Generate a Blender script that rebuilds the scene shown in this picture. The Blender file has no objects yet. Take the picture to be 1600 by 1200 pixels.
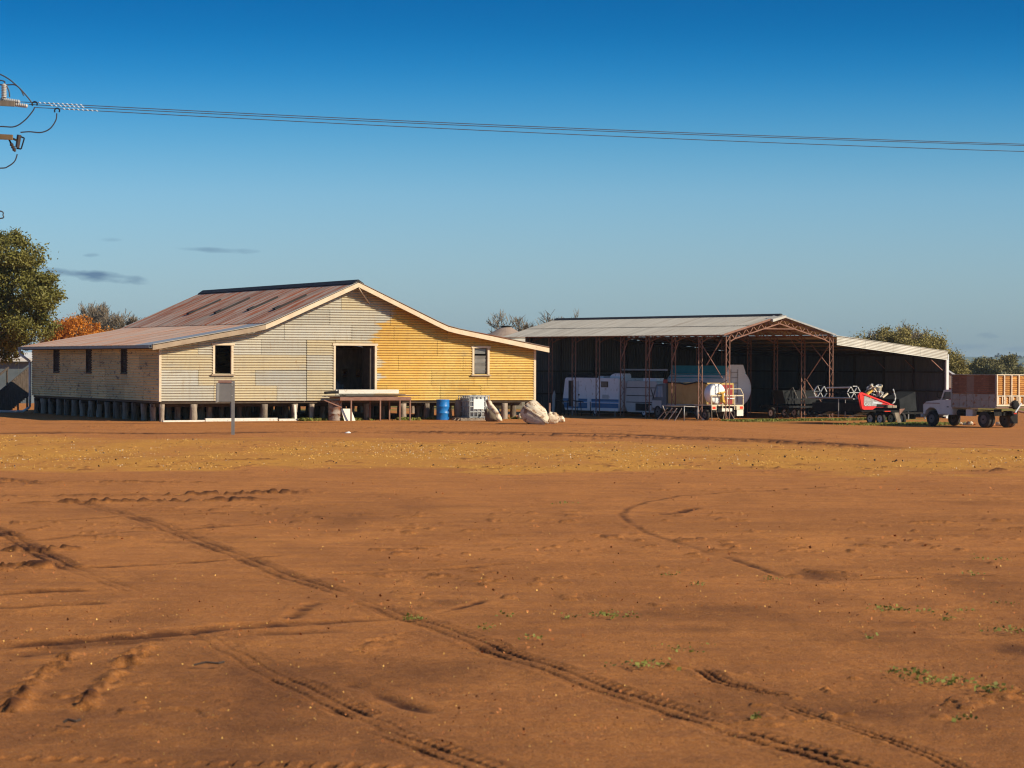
import bpy, bmesh, math, random
import numpy as np
from mathutils import Vector, Matrix, noise
random.seed(7)
RNG = np.random.default_rng(11)
sc = bpy.context.scene
R_ = math.radians
PI = math.pi

# ------------------------------------------------------------------ camera
cd = bpy.data.cameras.new('camera')
cam = bpy.data.objects.new('camera', cd)
sc.collection.objects.link(cam)
sc.camera = cam
cd.sensor_width = 36.0
cd.lens = 90.0                                   # 4000 px on a 1600 px frame
cam.location = (0, 0, 2.65)
pitch = -math.atan(32.9 / 4000)                  # horizon a little above the centre
cam.matrix_world = (Matrix.Translation((0, 0, 2.65)) @ Matrix.Rotation(PI / 2 + pitch, 4, 'X')
                    @ Matrix.Rotation(0.0041, 4, 'Z'))
cd.clip_start = 0.5
cd.clip_end = 20000
cd.dof.use_dof = True
cd.dof.focus_distance = 118
cd.dof.aperture_fstop = 5.6

# ------------------------------------------------------------------ sky and sun
SUN_EL, SUN_AZ = 31.0, 116.0                     # azimuth clockwise from +Y
w = bpy.data.worlds.new('World')
sc.world = w
w.use_nodes = True
nt = w.node_tree
bg = nt.nodes['Background']
bg.inputs[1].default_value = 0.08
sky = nt.nodes.new('ShaderNodeTexSky')
sky.sky_type = 'NISHITA'
sky.sun_disc = False
sky.sun_elevation = R_(SUN_EL)
sky.sun_rotation = R_(SUN_AZ)


def world_nodes():
    N, L = nt.nodes, nt.links
    tc = N.new('ShaderNodeTexCoord')
    sep = N.new('ShaderNodeSeparateXYZ')
    L.new(tc.outputs['Generated'], sep.inputs[0])
    # deep polarised blue of the photograph: the sky's colour is graded by elevation
    ramp = N.new('ShaderNodeValToRGB')
    mul = N.new('ShaderNodeMath'); mul.operation = 'MULTIPLY'; mul.inputs[1].default_value = 4.0
    L.new(sep.outputs[2], mul.inputs[0]); L.new(mul.outputs[0], ramp.inputs[0])
    ramp.color_ramp.interpolation = 'B_SPLINE'
    stops = [(0.0, (.42, .62, .96)), (0.121, (.372, .528, .79)), (0.261, (.267, .47, .705)), (0.35, (.13, .38, .63)),
             (0.446, (.02, .265, .55)), (0.557, (.0, .15, .375)), (.75, (.02, .19, .42)), (1.0, (.19, .32, .48))]  # top stops lie above the view, lifted and greyed to fill the shade
    cr = ramp.color_ramp
    while len(cr.elements) < len(stops): cr.elements.new(0.5)
    for e, (p, c) in zip(cr.elements, stops):
        e.position = p; e.color = (*c, 1)
    mx = N.new('ShaderNodeMix'); mx.data_type = 'RGBA'; mx.blend_type = 'MULTIPLY'; mx.inputs[0].default_value = 1
    sc2 = N.new('ShaderNodeMix'); sc2.data_type = 'RGBA'; sc2.blend_type = 'MULTIPLY'; sc2.inputs[0].default_value = 1
    sc2.inputs[7].default_value = (2, 2, 2, 1)
    L.new(sky.outputs[0], mx.inputs[6]); L.new(ramp.outputs[0], mx.inputs[7])
    L.new(mx.outputs[2], sc2.inputs[6])
    # a few thin dark wisps of cloud low over the plain
    az = N.new('ShaderNodeMath'); az.operation = 'DIVIDE'
    el = N.new('ShaderNodeMath'); el.operation = 'DIVIDE'
    L.new(sep.outputs[0], az.inputs[0]); L.new(sep.outputs[1], az.inputs[1])
    L.new(sep.outputs[2], el.inputs[0]); L.new(sep.outputs[1], el.inputs[1])
    cmb = N.new('ShaderNodeCombineXYZ')
    L.new(az.outputs[0], cmb.inputs[0]); L.new(el.outputs[0], cmb.inputs[1])
    nz = N.new('ShaderNodeTexNoise'); nz.inputs['Scale'].default_value = 1.0; nz.inputs['Detail'].default_value = 5
    mp = N.new('ShaderNodeMapping'); mp.inputs['Scale'].default_value = (90, 300, 1)
    L.new(cmb.outputs[0], mp.inputs[0]); L.new(mp.outputs[0], nz.inputs[0])
    total = None
    # (azimuth tangent, elevation tangent, half width, half height, tilt, strength)
    for a, e, ha, he, tl, st in [(-.1660, .0335, .024, .0026, -.10, .9), (-.147, .0318, .010, .0020, -.1, .7),
                                 (-.1640, .0413, .0045, .0011, 0, .55), (-.118, .0437, .016, .0013, -.05, .5),
                                 (-.104, .0430, .006, .0014, 0, .55), (-.157, .0475, .006, .0010, 0, .25), (.186, .0115, .006, .0016, 0, .5),
                                 (.172, .0068, .02, .0018, .05, .35), (.2, .0062, .012, .0014, 0, .35)]:
        def m(op, x, y):
            n = N.new('ShaderNodeMath'); n.operation = op
            for i, q in enumerate((x, y)):
                if isinstance(q, float): n.inputs[i].default_value = q
                else: L.new(q, n.inputs[i])
            return n.outputs[0]
        dx = m('SUBTRACT', az.outputs[0], float(a))
        dy = m('SUBTRACT', m('SUBTRACT', el.outputs[0], float(e)), m('MULTIPLY', dx, float(tl)))
        qx = m('DIVIDE', dx, float(ha)); qy = m('DIVIDE', dy, float(he))
        r2 = m('ADD', m('MULTIPLY', qx, qx), m('MULTIPLY', qy, qy))
        v = m('SUBTRACT', m('MULTIPLY', nz.outputs[0], 2.2), m('ADD', m('MULTIPLY', r2, .9), .35))
        cl = N.new('ShaderNodeClamp'); L.new(v, cl.inputs[0])
        s = m('MULTIPLY', cl.outputs[0], float(st))
        total = s if total is None else m('MAXIMUM', total, s)
    front = N.new('ShaderNodeMath'); front.operation = 'GREATER_THAN'; front.inputs[1].default_value = 0
    L.new(sep.outputs[1], front.inputs[0])
    fm = N.new('ShaderNodeMath'); fm.operation = 'MULTIPLY'
    L.new(total, fm.inputs[0]); L.new(front.outputs[0], fm.inputs[1])
    cm = N.new('ShaderNodeMix'); cm.data_type = 'RGBA'
    L.new(fm.outputs[0], cm.inputs[0]); L.new(sc2.outputs[2], cm.inputs[6])
    cm.inputs[7].default_value = (1.05, 1.95, 3.2, 1)
    L.new(cm.outputs[2], bg.inputs[0])


world_nodes()
sd = bpy.data.lights.new('sun', 'SUN')
sd.energy = 5.0
sd.angle = R_(0.53)
sd.color = (1.0, .87, .65)
sun = bpy.data.objects.new('sun', sd)
sc.collection.objects.link(sun)
ldir = Vector((math.sin(R_(SUN_AZ)) * math.cos(R_(SUN_EL)), math.cos(R_(SUN_AZ)) * math.cos(R_(SUN_EL)), math.sin(R_(SUN_EL))))
sun.rotation_euler = ldir.to_track_quat('Z', 'Y').to_euler()
sun.location = (60, -40, 60)

vs = sc.view_settings
vs.view_transform = 'Standard'
vs.look = 'None'
vs.exposure = 0.3
vs.gamma = 1.0
vs.use_curve_mapping = False
sc.cycles.filter_width = 1.2
sc.cycles.max_bounces = 6
sc.cycles.volume_bounces = 0


# ------------------------------------------------------------------ material helper
def mat(name, col, col2=None, scale=4.0, stretch=(1, 1, 1), rough=.8, metal=0.0, spots=None, sscale=9.0, sthr=.62,
        sstretch=(1, 1, 1), bump=0.0, bscale=30.0, vary=.0, island=0.0, trans=0.0, lo=.35, hi=.65, spec=.3, detail=5):
    m = bpy.data.materials.new(name)
    m.use_nodes = True
    N, L = m.node_tree.nodes, m.node_tree.links
    b = N['Principled BSDF']
    b.inputs['Roughness'].default_value = rough
    b.inputs['Metallic'].default_value = metal
    b.inputs['Specular IOR Level'].default_value = spec
    tc = N.new('ShaderNodeTexCoord')
    oi = N.new('ShaderNodeObjectInfo')
    geo = N.new('ShaderNodeNewGeometry')

    def noise_fac(sca, st, lo, hi, off):
        mp = N.new('ShaderNodeMapping')
        mp.inputs['Scale'].default_value = st
        L.new(tc.outputs['Object'], mp.inputs[0])
        # shift the pattern per object, so copies differ
        ad = N.new('ShaderNodeVectorMath'); ad.operation = 'ADD'
        cx = N.new('ShaderNodeCombineXYZ')
        mm = N.new('ShaderNodeMath'); mm.operation = 'MULTIPLY'; mm.inputs[1].default_value = 37.0
        L.new(oi.outputs['Random'], mm.inputs[0])
        for i in range(3): L.new(mm.outputs[0], cx.inputs[i])
        L.new(mp.outputs[0], ad.inputs[0]); L.new(cx.outputs[0], ad.inputs[1])
        n = N.new('ShaderNodeTexNoise')
        n.inputs['Scale'].default_value = sca
        n.inputs['Detail'].default_value = detail
        n.inputs['Roughness'].default_value = .62
        L.new(ad.outputs[0], n.inputs[0])
        mr = N.new('ShaderNodeMapRange')
        mr.inputs[1].default_value = lo; mr.inputs[2].default_value = hi
        L.new(n.outputs[0], mr.inputs[0])
        return mr.outputs[0]

    def mix(f, a, bb, mode='MIX'):
        x = N.new('ShaderNodeMix'); x.data_type = 'RGBA'; x.blend_type = mode
        for i, q in ((0, f), (6, a), (7, bb)):
            if isinstance(q, (int, float)): x.inputs[i].default_value = q
            elif isinstance(q, tuple): x.inputs[i].default_value = (*q, 1)
            else: L.new(q, x.inputs[i])
        return x.outputs[2]
    c = None
    if col2 is not None:
        c = mix(noise_fac(scale, stretch, lo, hi, 0), col, col2)
    if spots is not None:
        c = mix(noise_fac(sscale, sstretch, sthr - .04, sthr + .06, 1), c if c is not None else col, spots)
    if vary or island:
        v = N.new('ShaderNodeMapRange')
        amp = vary or island
        v.inputs[3].default_value = 1 - amp; v.inputs[4].default_value = 1 + amp
        L.new(oi.outputs['Random'] if vary else geo.outputs['Random Per Island'], v.inputs[0])
        c = mix(1.0, c if c is not None else col, v.outputs[0], 'MULTIPLY')
    if c is None: b.inputs['Base Color'].default_value = (*col, 1)
    else: L.new(c, b.inputs['Base Color'])
    if bump:
        n = N.new('ShaderNodeTexNoise'); n.inputs['Scale'].default_value = bscale; n.inputs['Detail'].default_value = 4
        L.new(tc.outputs['Object'], n.inputs[0])
        bm_ = N.new('ShaderNodeBump'); bm_.inputs['Strength'].default_value = bump; bm_.inputs['Distance'].default_value = .02
        L.new(n.outputs[0], bm_.inputs['Height'])
        L.new(bm_.outputs[0], b.inputs['Normal'])
    if trans:
        t = N.new('ShaderNodeBsdfTranslucent')
        if c is None: t.inputs[0].default_value = (*col, 1)
        else: L.new(c, t.inputs[0])
        ms = N.new('ShaderNodeMixShader'); ms.inputs[0].default_value = trans
        L.new(b.outputs[0], ms.inputs[1]); L.new(t.outputs[0], ms.inputs[2])
        L.new(ms.outputs[0], N['Material Output'].inputs[0])
    return m


M = {}
M['timber_grey'] = mat('weathered_timber', (.20, .16, .12), (.34, .27, .20), 6, (1, 1, .3), .9, vary=.3, bump=.5)
M['stump'] = mat('stump_timber', (.16, .125, .095), (.32, .255, .195), 5, (2, 2, .35), .95, spots=(.10, .07, .05), sscale=6, sstretch=(2, 2, .3), vary=.35, bump=.8, bscale=14)
M['trim'] = mat('cream_trim', (.60, .47, .32), (.68, .56, .40), 3, rough=.7, spots=(.42, .30, .2), sscale=7, sthr=.66)
M['trim_tan'] = mat('tan_barge', (.30, .22, .15), (.38, .29, .20), 3, rough=.75)  # darker tan trim for the lower left barge and the sills
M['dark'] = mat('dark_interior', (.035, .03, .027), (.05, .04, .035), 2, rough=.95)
M['dark_timber'] = mat('dark_frame', (.06, .045, .035), (.10, .075, .06), 4, rough=.9)
M['floorboards'] = mat('floor_timber', (.10, .075, .05), (.15, .11, .08), 4, (1, 8, 1), .9)
M['gutter'] = mat('grey_gutter', (.14, .14, .15), (.2, .2, .2), 3, rough=.5, metal=.3)
M['ridge'] = mat('dark_ridge', (.018, .018, .02), (.03, .028, .028), 3, rough=.7)
M['pipe_white'] = mat('pale_pipe', (.52, .55, .58), (.62, .64, .66), 3, rough=.5)
M['roof_rust'] = mat('rusty_corrugated_iron', (.26, .215, .19), (.37, .285, .24), 2.0, (.3, 3.0, .3), .62, .2,
                     spots=(.27, .075, .028), sscale=1.6, sthr=.51, sstretch=(.22, 3.2, .22), vary=.24, spec=.5)
M['roof_low'] = mat('faded_pink_iron', (.50, .36, .29), (.46, .38, .32), 2.0, (.3, 3.0, .3), .6, .2,
                    spots=(.50, .21, .10), sscale=1.8, sthr=.53, sstretch=(.2, 3.2, .2), vary=.1, spec=.5)
M['roof_new'] = mat('bright_zinc', (.40, .44, .48), (.46, .49, .52), 2.0, (.3, 3, .3), .4, .6, spec=.6)
M['roof_grey'] = mat('grey_zinc_roof', (.34, .32, .285), (.42, .395, .35), .9, (.25, 1.6, .25), .62, .2, vary=.05,
                     spots=(.30, .265, .225), sscale=1.2, sthr=.58, sstretch=(.2, 3, .2))
M['fascia'] = mat('pale_fascia_iron', (.40, .385, .34), (.50, .48, .43), 1.2, (1, 1, 1), .6, .2, vary=.04)
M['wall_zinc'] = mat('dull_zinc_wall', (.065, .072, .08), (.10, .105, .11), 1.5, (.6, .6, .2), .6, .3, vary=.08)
M['rust_steel'] = mat('red_oxide_steel', (.18, .085, .06), (.27, .145, .105), 3, rough=.75, spots=(.22, .09, .05), sscale=6)
M['black_steel'] = mat('black_steel', (.012, .012, .013), (.024, .022, .02), 4, rough=.8, spec=.12)
M['grey_steel'] = mat('grey_steel', (.26, .26, .26), (.38, .37, .36), 5, rough=.5, metal=.5, spots=(.2, .12, .08), sscale=9)
M['white_post'] = mat('pale_post', (.58, .58, .56), (.66, .66, .64), 3, rough=.6)
M['blue_plastic'] = mat('blue_plastic', (.012, .13, .42), (.02, .19, .5), 3, rough=.4, spots=(.25, .34, .45), sscale=6, sthr=.66)
M['rust_drum'] = mat('rusted_drum', (.24, .17, .13), (.38, .32, .27), 2.5, (1, 1, 2), .75, spots=(.20, .07, .03), sscale=4, sthr=.52)
M['brown_drum'] = mat('brown_log', (.20, .13, .085), (.34, .24, .16), 4, (1, 1, .4), .85, bump=.5)
M['white_board'] = mat('cream_board', (.72, .66, .54), (.78, .73, .62), 3, rough=.6)
M['pale_timber'] = mat('pale_timber', (.60, .56, .48), (.70, .67, .60), 4, (.3, 3, 3), .75, spots=(.40, .33, .25), sscale=8)
M['fibreglass'] = mat('dirty_cream_fibreglass', (.60, .49, .35), (.70, .60, .46), 2.5, rough=.75, spots=(.30, .17, .09), sscale=3.5, sthr=.55, bump=.6, bscale=8)
M['ibc_plastic'] = mat('translucent_plastic', (.46, .46, .44), (.60, .60, .57), 3, rough=.5, trans=.15)
M['cage'] = mat('galvanised_cage', (.32, .32, .31), (.42, .42, .41), 5, rough=.5, metal=.5)
M['paper'] = mat('white_label', (.72, .73, .72), rough=.7)
M['van_white'] = mat('caravan_white', (.72, .75, .76), (.78, .79, .79), 2, rough=.45, spots=(.5, .48, .44), sscale=3)
M['van_grey'] = mat('caravan_grey', (.40, .43, .42), (.46, .48, .47), 2, rough=.5)
M['stripe_blue'] = mat('blue_stripe', (.02, .12, .27), (.03, .16, .34), 2, rough=.5)
M['stripe_light'] = mat('pale_blue_stripe', (.16, .36, .60), rough=.5)
M['tank_white'] = mat('tanker_white', (.78, .78, .76), (.82, .82, .80), 2, rough=.35, spots=(.6, .57, .52), sscale=2.5, sthr=.64)
M['teal'] = mat('teal_paint', (.03, .28, .32), (.05, .34, .37), 2, rough=.45)
M['tan_tarp'] = mat('tan_tarpaulin', (.40, .27, .09), (.47, .33, .12), 1.4, rough=.85, spots=(.33, .2, .07), sscale=3)
M['rubber'] = mat('tyre_rubber', (.022, .021, .02), (.05, .042, .035), 6, rough=.9)
M['tan_rubber'] = mat('dusty_tyre_rubber', (.09, .07, .05), (.16, .12, .08), 5, rough=.95)
M['rim_white'] = mat('white_rim', (.62, .63, .64), (.70, .7, .7), 4, rough=.5)
M['rim_dark'] = mat('dirty_rim', (.10, .095, .09), (.17, .15, .13), 4, rough=.7)
M['glass'] = mat('window_glass', (.05, .07, .08), rough=.08, spec=.8)
M['glass_sky'] = mat('windscreen_glass', (.10, .24, .38), rough=.1, spec=.9)
M['louvre'] = mat('dusty_louvre_glass', (.16, .16, .15), (.24, .235, .22), 3, rough=.3, spec=.6, vary=.25)
M['red'] = mat('red_paint', (.62, .014, .012), (.70, .03, .02), 3, rough=.4, spec=.5)
M['red_dark'] = mat('dark_red_paint', (.22, .02, .02), (.30, .03, .03), 3, rough=.6)
M['red_lens'] = mat('red_lens', (.72, .05, .02), rough=.3)
M['amber_lens'] = mat('amber_lens', (.85, .35, .04), rough=.3)
M['cream_steel'] = mat('cream_steel', (.58, .48, .32), (.66, .56, .40), 4, rough=.6, spots=(.36, .18, .08), sscale=8)
M['yellow_steel'] = mat('yellow_steel', (.62, .36, .05), (.52, .3, .06), 4, rough=.6)
M['truck_white'] = mat('truck_white', (.60, .62, .58), (.66, .67, .62), 2, rough=.5, spots=(.28, .16, .10), sscale=5, sthr=.68)
M['truck_side'] = mat('chalky_grey_paint', (.27, .27, .24), (.34, .335, .30), 3, rough=.75, spots=(.25, .11, .05), sscale=4, sthr=.6)
M['truck_rust'] = mat('rusted_tray_iron', (.28, .11, .03), (.44, .20, .045), 3, (1, 1, 3), .8, spots=(.54, .28, .07), sscale=3, sthr=.6, sstretch=(1, 1, 4), vary=.22)
M['truck_rust_dark'] = mat('dark_tray_rust', (.15, .07, .04), (.21, .10, .055), 3, (1, 1, 3), .85, spots=(.24, .13, .08), sscale=3, sthr=.62, vary=.25)
M['truck_rust_pale'] = mat('faded_tray_iron', (.22, .15, .11), (.27, .18, .13), 3, rough=.8)
M['truck_frame'] = mat('cream_tray_frame', (.62, .50, .36), (.7, .6, .46), 3, rough=.7, spots=(.42, .22, .1), sscale=7)
M['leaf_gum'] = mat('gum_leaf', (.16, .155, .035), (.22, .19, .045), .7, rough=.6, island=.4, trans=.3)
M['leaf_orange'] = mat('autumn_leaf', (.62, .25, .03), (.50, .17, .02), .8, rough=.7, island=.4, trans=.35)
M['leaf_olive'] = mat('olive_leaf', (.30, .25, .08), (.21, .17, .06), .6, rough=.7, island=.35, trans=.25)
M['leaf_dark'] = mat('dark_gum_leaf', (.12, .12, .05), (.22, .18, .07), .25, rough=.7, island=.35, trans=.2)
M['leaf_pale'] = mat('pale_shrub_leaf', (.20, .20, .12), (.26, .25, .15), .5, rough=.7, island=.3, trans=.2)
M['bark'] = mat('grey_bark', (.15, .115, .085), (.24, .19, .14), 4, (1, 1, .3), .95)
M['twig'] = mat('bare_twig', (.16, .125, .09), (.22, .175, .125), 2, rough=.95, island=.3)
M['pole_timber'] = mat('pole_timber', (.14, .115, .09), (.22, .18, .14), 4, (2, 2, .2), .95)
M['crossarm'] = mat('brown_crossarm', (.16, .10, .05), (.22, .14, .07), 4, rough=.9)
M['insulator'] = mat('grey_porcelain', (.36, .35, .34), (.44, .43, .42), 4, rough=.3, spec=.6)
M['brown_porcelain'] = mat('brown_porcelain', (.06, .045, .04), rough=.3, spec=.6)
M['wire'] = mat('dark_wire', (.05, .05, .06), rough=.6)
M['white_band'] = mat('white_wrap', (.62, .62, .62), rough=.6)
M['silo'] = mat('dull_silo_roof', (.27, .20, .16), (.33, .25, .2), 2, rough=.8)
M['shed_roof_white'] = mat('white_shed_roof', (.66, .64, .60), (.72, .7, .66), 2, rough=.6)
M['shed_blue'] = mat('grey_blue_wall', (.10, .13, .15), (.13, .16, .18), 2, rough=.7)
M['weed'] = mat('weed_green', (.16, .19, .035), (.24, .22, .05), 3, rough=.7, island=.35, trans=.3)
M['straw'] = mat('dry_straw', (.62, .34, .075), (.70, .44, .13), 3, rough=.9, island=.4)
M['clod'] = mat('soil_clod', (.40, .15, .05), (.28, .10, .034), 3, rough=1, island=.3)
M['stick'] = mat('dark_stick', (.06, .04, .03), rough=.95)
M['rag'] = mat('white_rag', (.75, .73, .70), rough=.8)
M['hill'] = mat('far_paddock', (.09, .14, .13), (.13, .18, .15), .01, rough=1)
M['woods'] = mat('far_trees', (.025, .045, .05), (.04, .06, .06), .02, rough=1, island=.3)
M['light_grey'] = mat('light_grey_metal', (.40, .40, .39), (.50, .50, .48), 4, rough=.5)
M['meter'] = mat('grey_meter_steel', (.17, .165, .16), (.21, .2, .195), 3, rough=.6, metal=.2)
M['hollow'] = mat('dark_hopper', (.018, .02, .022), (.03, .032, .034), 3, rough=.9, spec=.08)


# ------------------------------------------------------------------ mesh helpers
class MB:
    def __init__(s): s.v = []; s.f = []

    def add(s, vs_, fs):
        o = len(s.v); s.v += [tuple(p) for p in vs_]; s.f += [tuple(i + o for i in f) for f in fs]; return s

    def hexa(s, p):           # 8 corners: bottom 4 ccw, top 4
        return s.add(p, [(3, 2, 1, 0), (4, 5, 6, 7), (0, 1, 5, 4), (1, 2, 6, 5), (2, 3, 7, 6), (3, 0, 4, 7)])

    def box(s, x0, y0, z0, x1, y1, z1):
        return s.hexa([(x0, y0, z0), (x1, y0, z0), (x1, y1, z0), (x0, y1, z0), (x0, y0, z1), (x1, y0, z1), (x1, y1, z1), (x0, y1, z1)])

    def beam(s, p0, p1, wd, h, up=(0, 0, 1)):
        p0, p1, up = Vector(p0), Vector(p1), Vector(up)
        d = (p1 - p0).normalized(); a = d.cross(up)
        if a.length < 1e-4: a = d.cross(Vector((1, 0, 0)))
        a.normalize(); b = a.cross(d)
        a *= wd / 2; b *= h / 2
        return s.hexa([p0 - a - b, p0 + a - b, p1 + a - b, p1 - a - b, p0 - a + b, p0 + a + b, p1 + a + b, p1 - a + b])

    def cyl(s, p0, p1, r0, r1=None, n=10, caps=True):
        r1 = r0 if r1 is None else r1
        p0, p1 = Vector(p0), Vector(p1)
        d = (p1 - p0).normalized()
        a = d.cross(Vector((0, 0, 1)))
        if a.length < 1e-3: a = Vector((1, 0, 0))
        a.normalize(); b = d.cross(a)
        vs_ = []
        for p, r in ((p0, r0), (p1, r1)):
            for i in range(n):
                t = 2 * PI * i / n
                vs_.append(p + a * (r * math.cos(t)) + b * (r * math.sin(t)))
        fs = [(i, (i + 1) % n, n + (i + 1) % n, n + i) for i in range(n)]
        if caps: fs += [tuple(range(n - 1, -1, -1)), tuple(range(n, 2 * n))]
        return s.add(vs_, fs)

    def lathe(s, c, axis, prof, n=20):      # prof: list of (distance along axis, radius)
        c, d = Vector(c), Vector(axis).normalized()
        a = d.cross(Vector((0, 0, 1)))
        if a.length < 1e-3: a = Vector((1, 0, 0))
        a.normalize(); b = d.cross(a)
        vs_ = []
        for t, r in prof:
            for i in range(n):
                q = 2 * PI * i / n
                vs_.append(c + d * t + a * (r * math.cos(q)) + b * (r * math.sin(q)))
        k = len(prof)
        fs = [(j * n + i, j * n + (i + 1) % n, (j + 1) * n + (i + 1) % n, (j + 1) * n + i) for j in range(k - 1) for i in range(n)]
        fs += [tuple(range(n - 1, -1, -1)), tuple((k - 1) * n + i for i in range(n))]
        return s.add(vs_, fs)

    def tube(s, pts, r, n=6):
        for p, q in zip(pts[:-1], pts[1:]): s.cyl(p, q, r, r, n)
        return s

    def prism(s, poly, off):                # poly: 3D points in a plane, off: extrusion vector
        o = Vector(off); k = len(poly)
        P = [Vector(p) for p in poly]
        return s.add(P + [p + o for p in P], [tuple(range(k - 1, -1, -1)), tuple(range(k, 2 * k))] +
                     [(i, (i + 1) % k, k + (i + 1) % k, k + i) for i in range(k)])

    def mesh(s, name, m, smooth=False):
        me = bpy.data.meshes.new(name)
        me.from_pydata(s.v, [], s.f)
        if m: me.materials.append(m)
        if smooth:
            me.polygons.foreach_set('use_smooth', [True] * len(me.polygons))
        me.update()
        return me

    def build(s, name, m, parent=None, smooth=False, bevel=0.0):
        me = s.mesh(name, M[m] if isinstance(m, str) else m, smooth)
        bm = bmesh.new(); bm.from_mesh(me)
        bmesh.ops.recalc_face_normals(bm, faces=bm.faces)
        if bevel:
            bmesh.ops.bevel(bm, geom=bm.edges[:], offset=bevel, segments=2, affect='EDGES', clamp_overlap=True)
        bm.to_mesh(me); bm.free()
        return put(name, me, parent)


def put(name, me, parent=None, loc=None):
    o = bpy.data.objects.new(name, me)
    sc.collection.objects.link(o)
    if parent is not None: o.parent = parent
    if loc is not None: o.location = loc
    return o


def tag(o, label=None, cat=None, group=None, kind=None):
    if label: o['label'] = label
    if cat: o['category'] = cat
    if group: o['group'] = group
    if kind: o['kind'] = kind
    return o


def thing(name, label, cat, loc=(0, 0, 0), rz=0.0, group=None):
    o = put(name, None)
    o.location = loc; o.rotation_euler = (0, 0, rz)
    return tag(o, label, cat, group)


def quads(name, C, A, B, m, parent=None):
    """many small free quads: centres C, half axes A and B (numpy n x 3)"""
    n = len(C)
    V = np.stack([C - A - B, C + A - B, C + A + B, C - A + B], 1).reshape(-1, 3)
    me = bpy.data.meshes.new(name)
    me.vertices.add(4 * n); me.vertices.foreach_set('co', V.ravel().astype(np.float32))
    me.loops.add(4 * n); me.loops.foreach_set('vertex_index', np.arange(4 * n, dtype=np.int32))
    me.polygons.add(n); me.polygons.foreach_set('loop_start', np.arange(0, 4 * n, 4, dtype=np.int32))
    me.polygons.foreach_set('loop_total', np.full(n, 4, np.int32))
    me.materials.append(M[m]); me.update(calc_edges=True)
    return put(name, me, parent)


def grid_mesh(name, V, ny, nx, m, smooth=True):
    idx = np.arange(ny * nx).reshape(ny, nx)
    F = np.stack([idx[:-1, :-1], idx[:-1, 1:], idx[1:, 1:], idx[1:, :-1]], -1).reshape(-1, 4)
    me = bpy.data.meshes.new(name)
    me.vertices.add(len(V)); me.vertices.foreach_set('co', V.ravel().astype(np.float32))
    n = len(F)
    me.loops.add(4 * n); me.loops.foreach_set('vertex_index', F.ravel().astype(np.int32))
    me.polygons.add(n); me.polygons.foreach_set('loop_start', np.arange(0, 4 * n, 4, dtype=np.int32))
    me.polygons.foreach_set('loop_total', np.full(n, 4, np.int32))
    me.polygons.foreach_set('use_smooth', np.full(n, smooth, bool))
    me.materials.append(m); me.update(calc_edges=True)
    return me


# two building axes found on site: the woolshed and the machinery shed (with the yard of machines round it)
LX, LY, LYAW = -15.53, 112.8, .463
RX, RY, RYAW, RZ = 13.85, 165.0, .6, -1.03


def WL(u, v, z=0.0):
    c, s = math.cos(LYAW), math.sin(LYAW)
    return (LX + u * c - v * s, LY + u * s + v * c, z)


def WR(u, v, z=0.0):
    c, s = math.cos(RYAW), math.sin(RYAW)
    return (RX + u * c - v * s, RY + u * s + v * c, RZ + z)


# ------------------------------------------------------------------ ground
def base_z(X, Y):
    t = np.clip((X + .35 * (Y - 120) - 2) / 20, 0, 1)
    return RZ * t


def vnoise(x, y, seed=0):
    xi = np.floor(x).astype(np.int64); yi = np.floor(y).astype(np.int64)
    fx = x - xi; fy = y - yi
    fx = fx * fx * (3 - 2 * fx); fy = fy * fy * (3 - 2 * fy)

    def h(a, b):
        n = (a * 374761393 + b * 668265263 + seed * 1442695041) & 0xFFFFFFFF
        n = ((n ^ (n >> 13)) * 1274126177) & 0xFFFFFFFF
        return ((n ^ (n >> 16)) & 0xFFFF) / 65535.0
    return (h(xi, yi) * (1 - fx) + h(xi + 1, yi) * fx) * (1 - fy) + (h(xi, yi + 1) * (1 - fx) + h(xi + 1, yi + 1) * fx) * fy


def fbm(x, y, o=4, seed=0):
    s = 0; a = .5; t = 0
    for i in range(o):
        s = s + a * vnoise(x * 2 ** i, y * 2 ** i, seed + i); t += a; a *= .55
    return s / t


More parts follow.
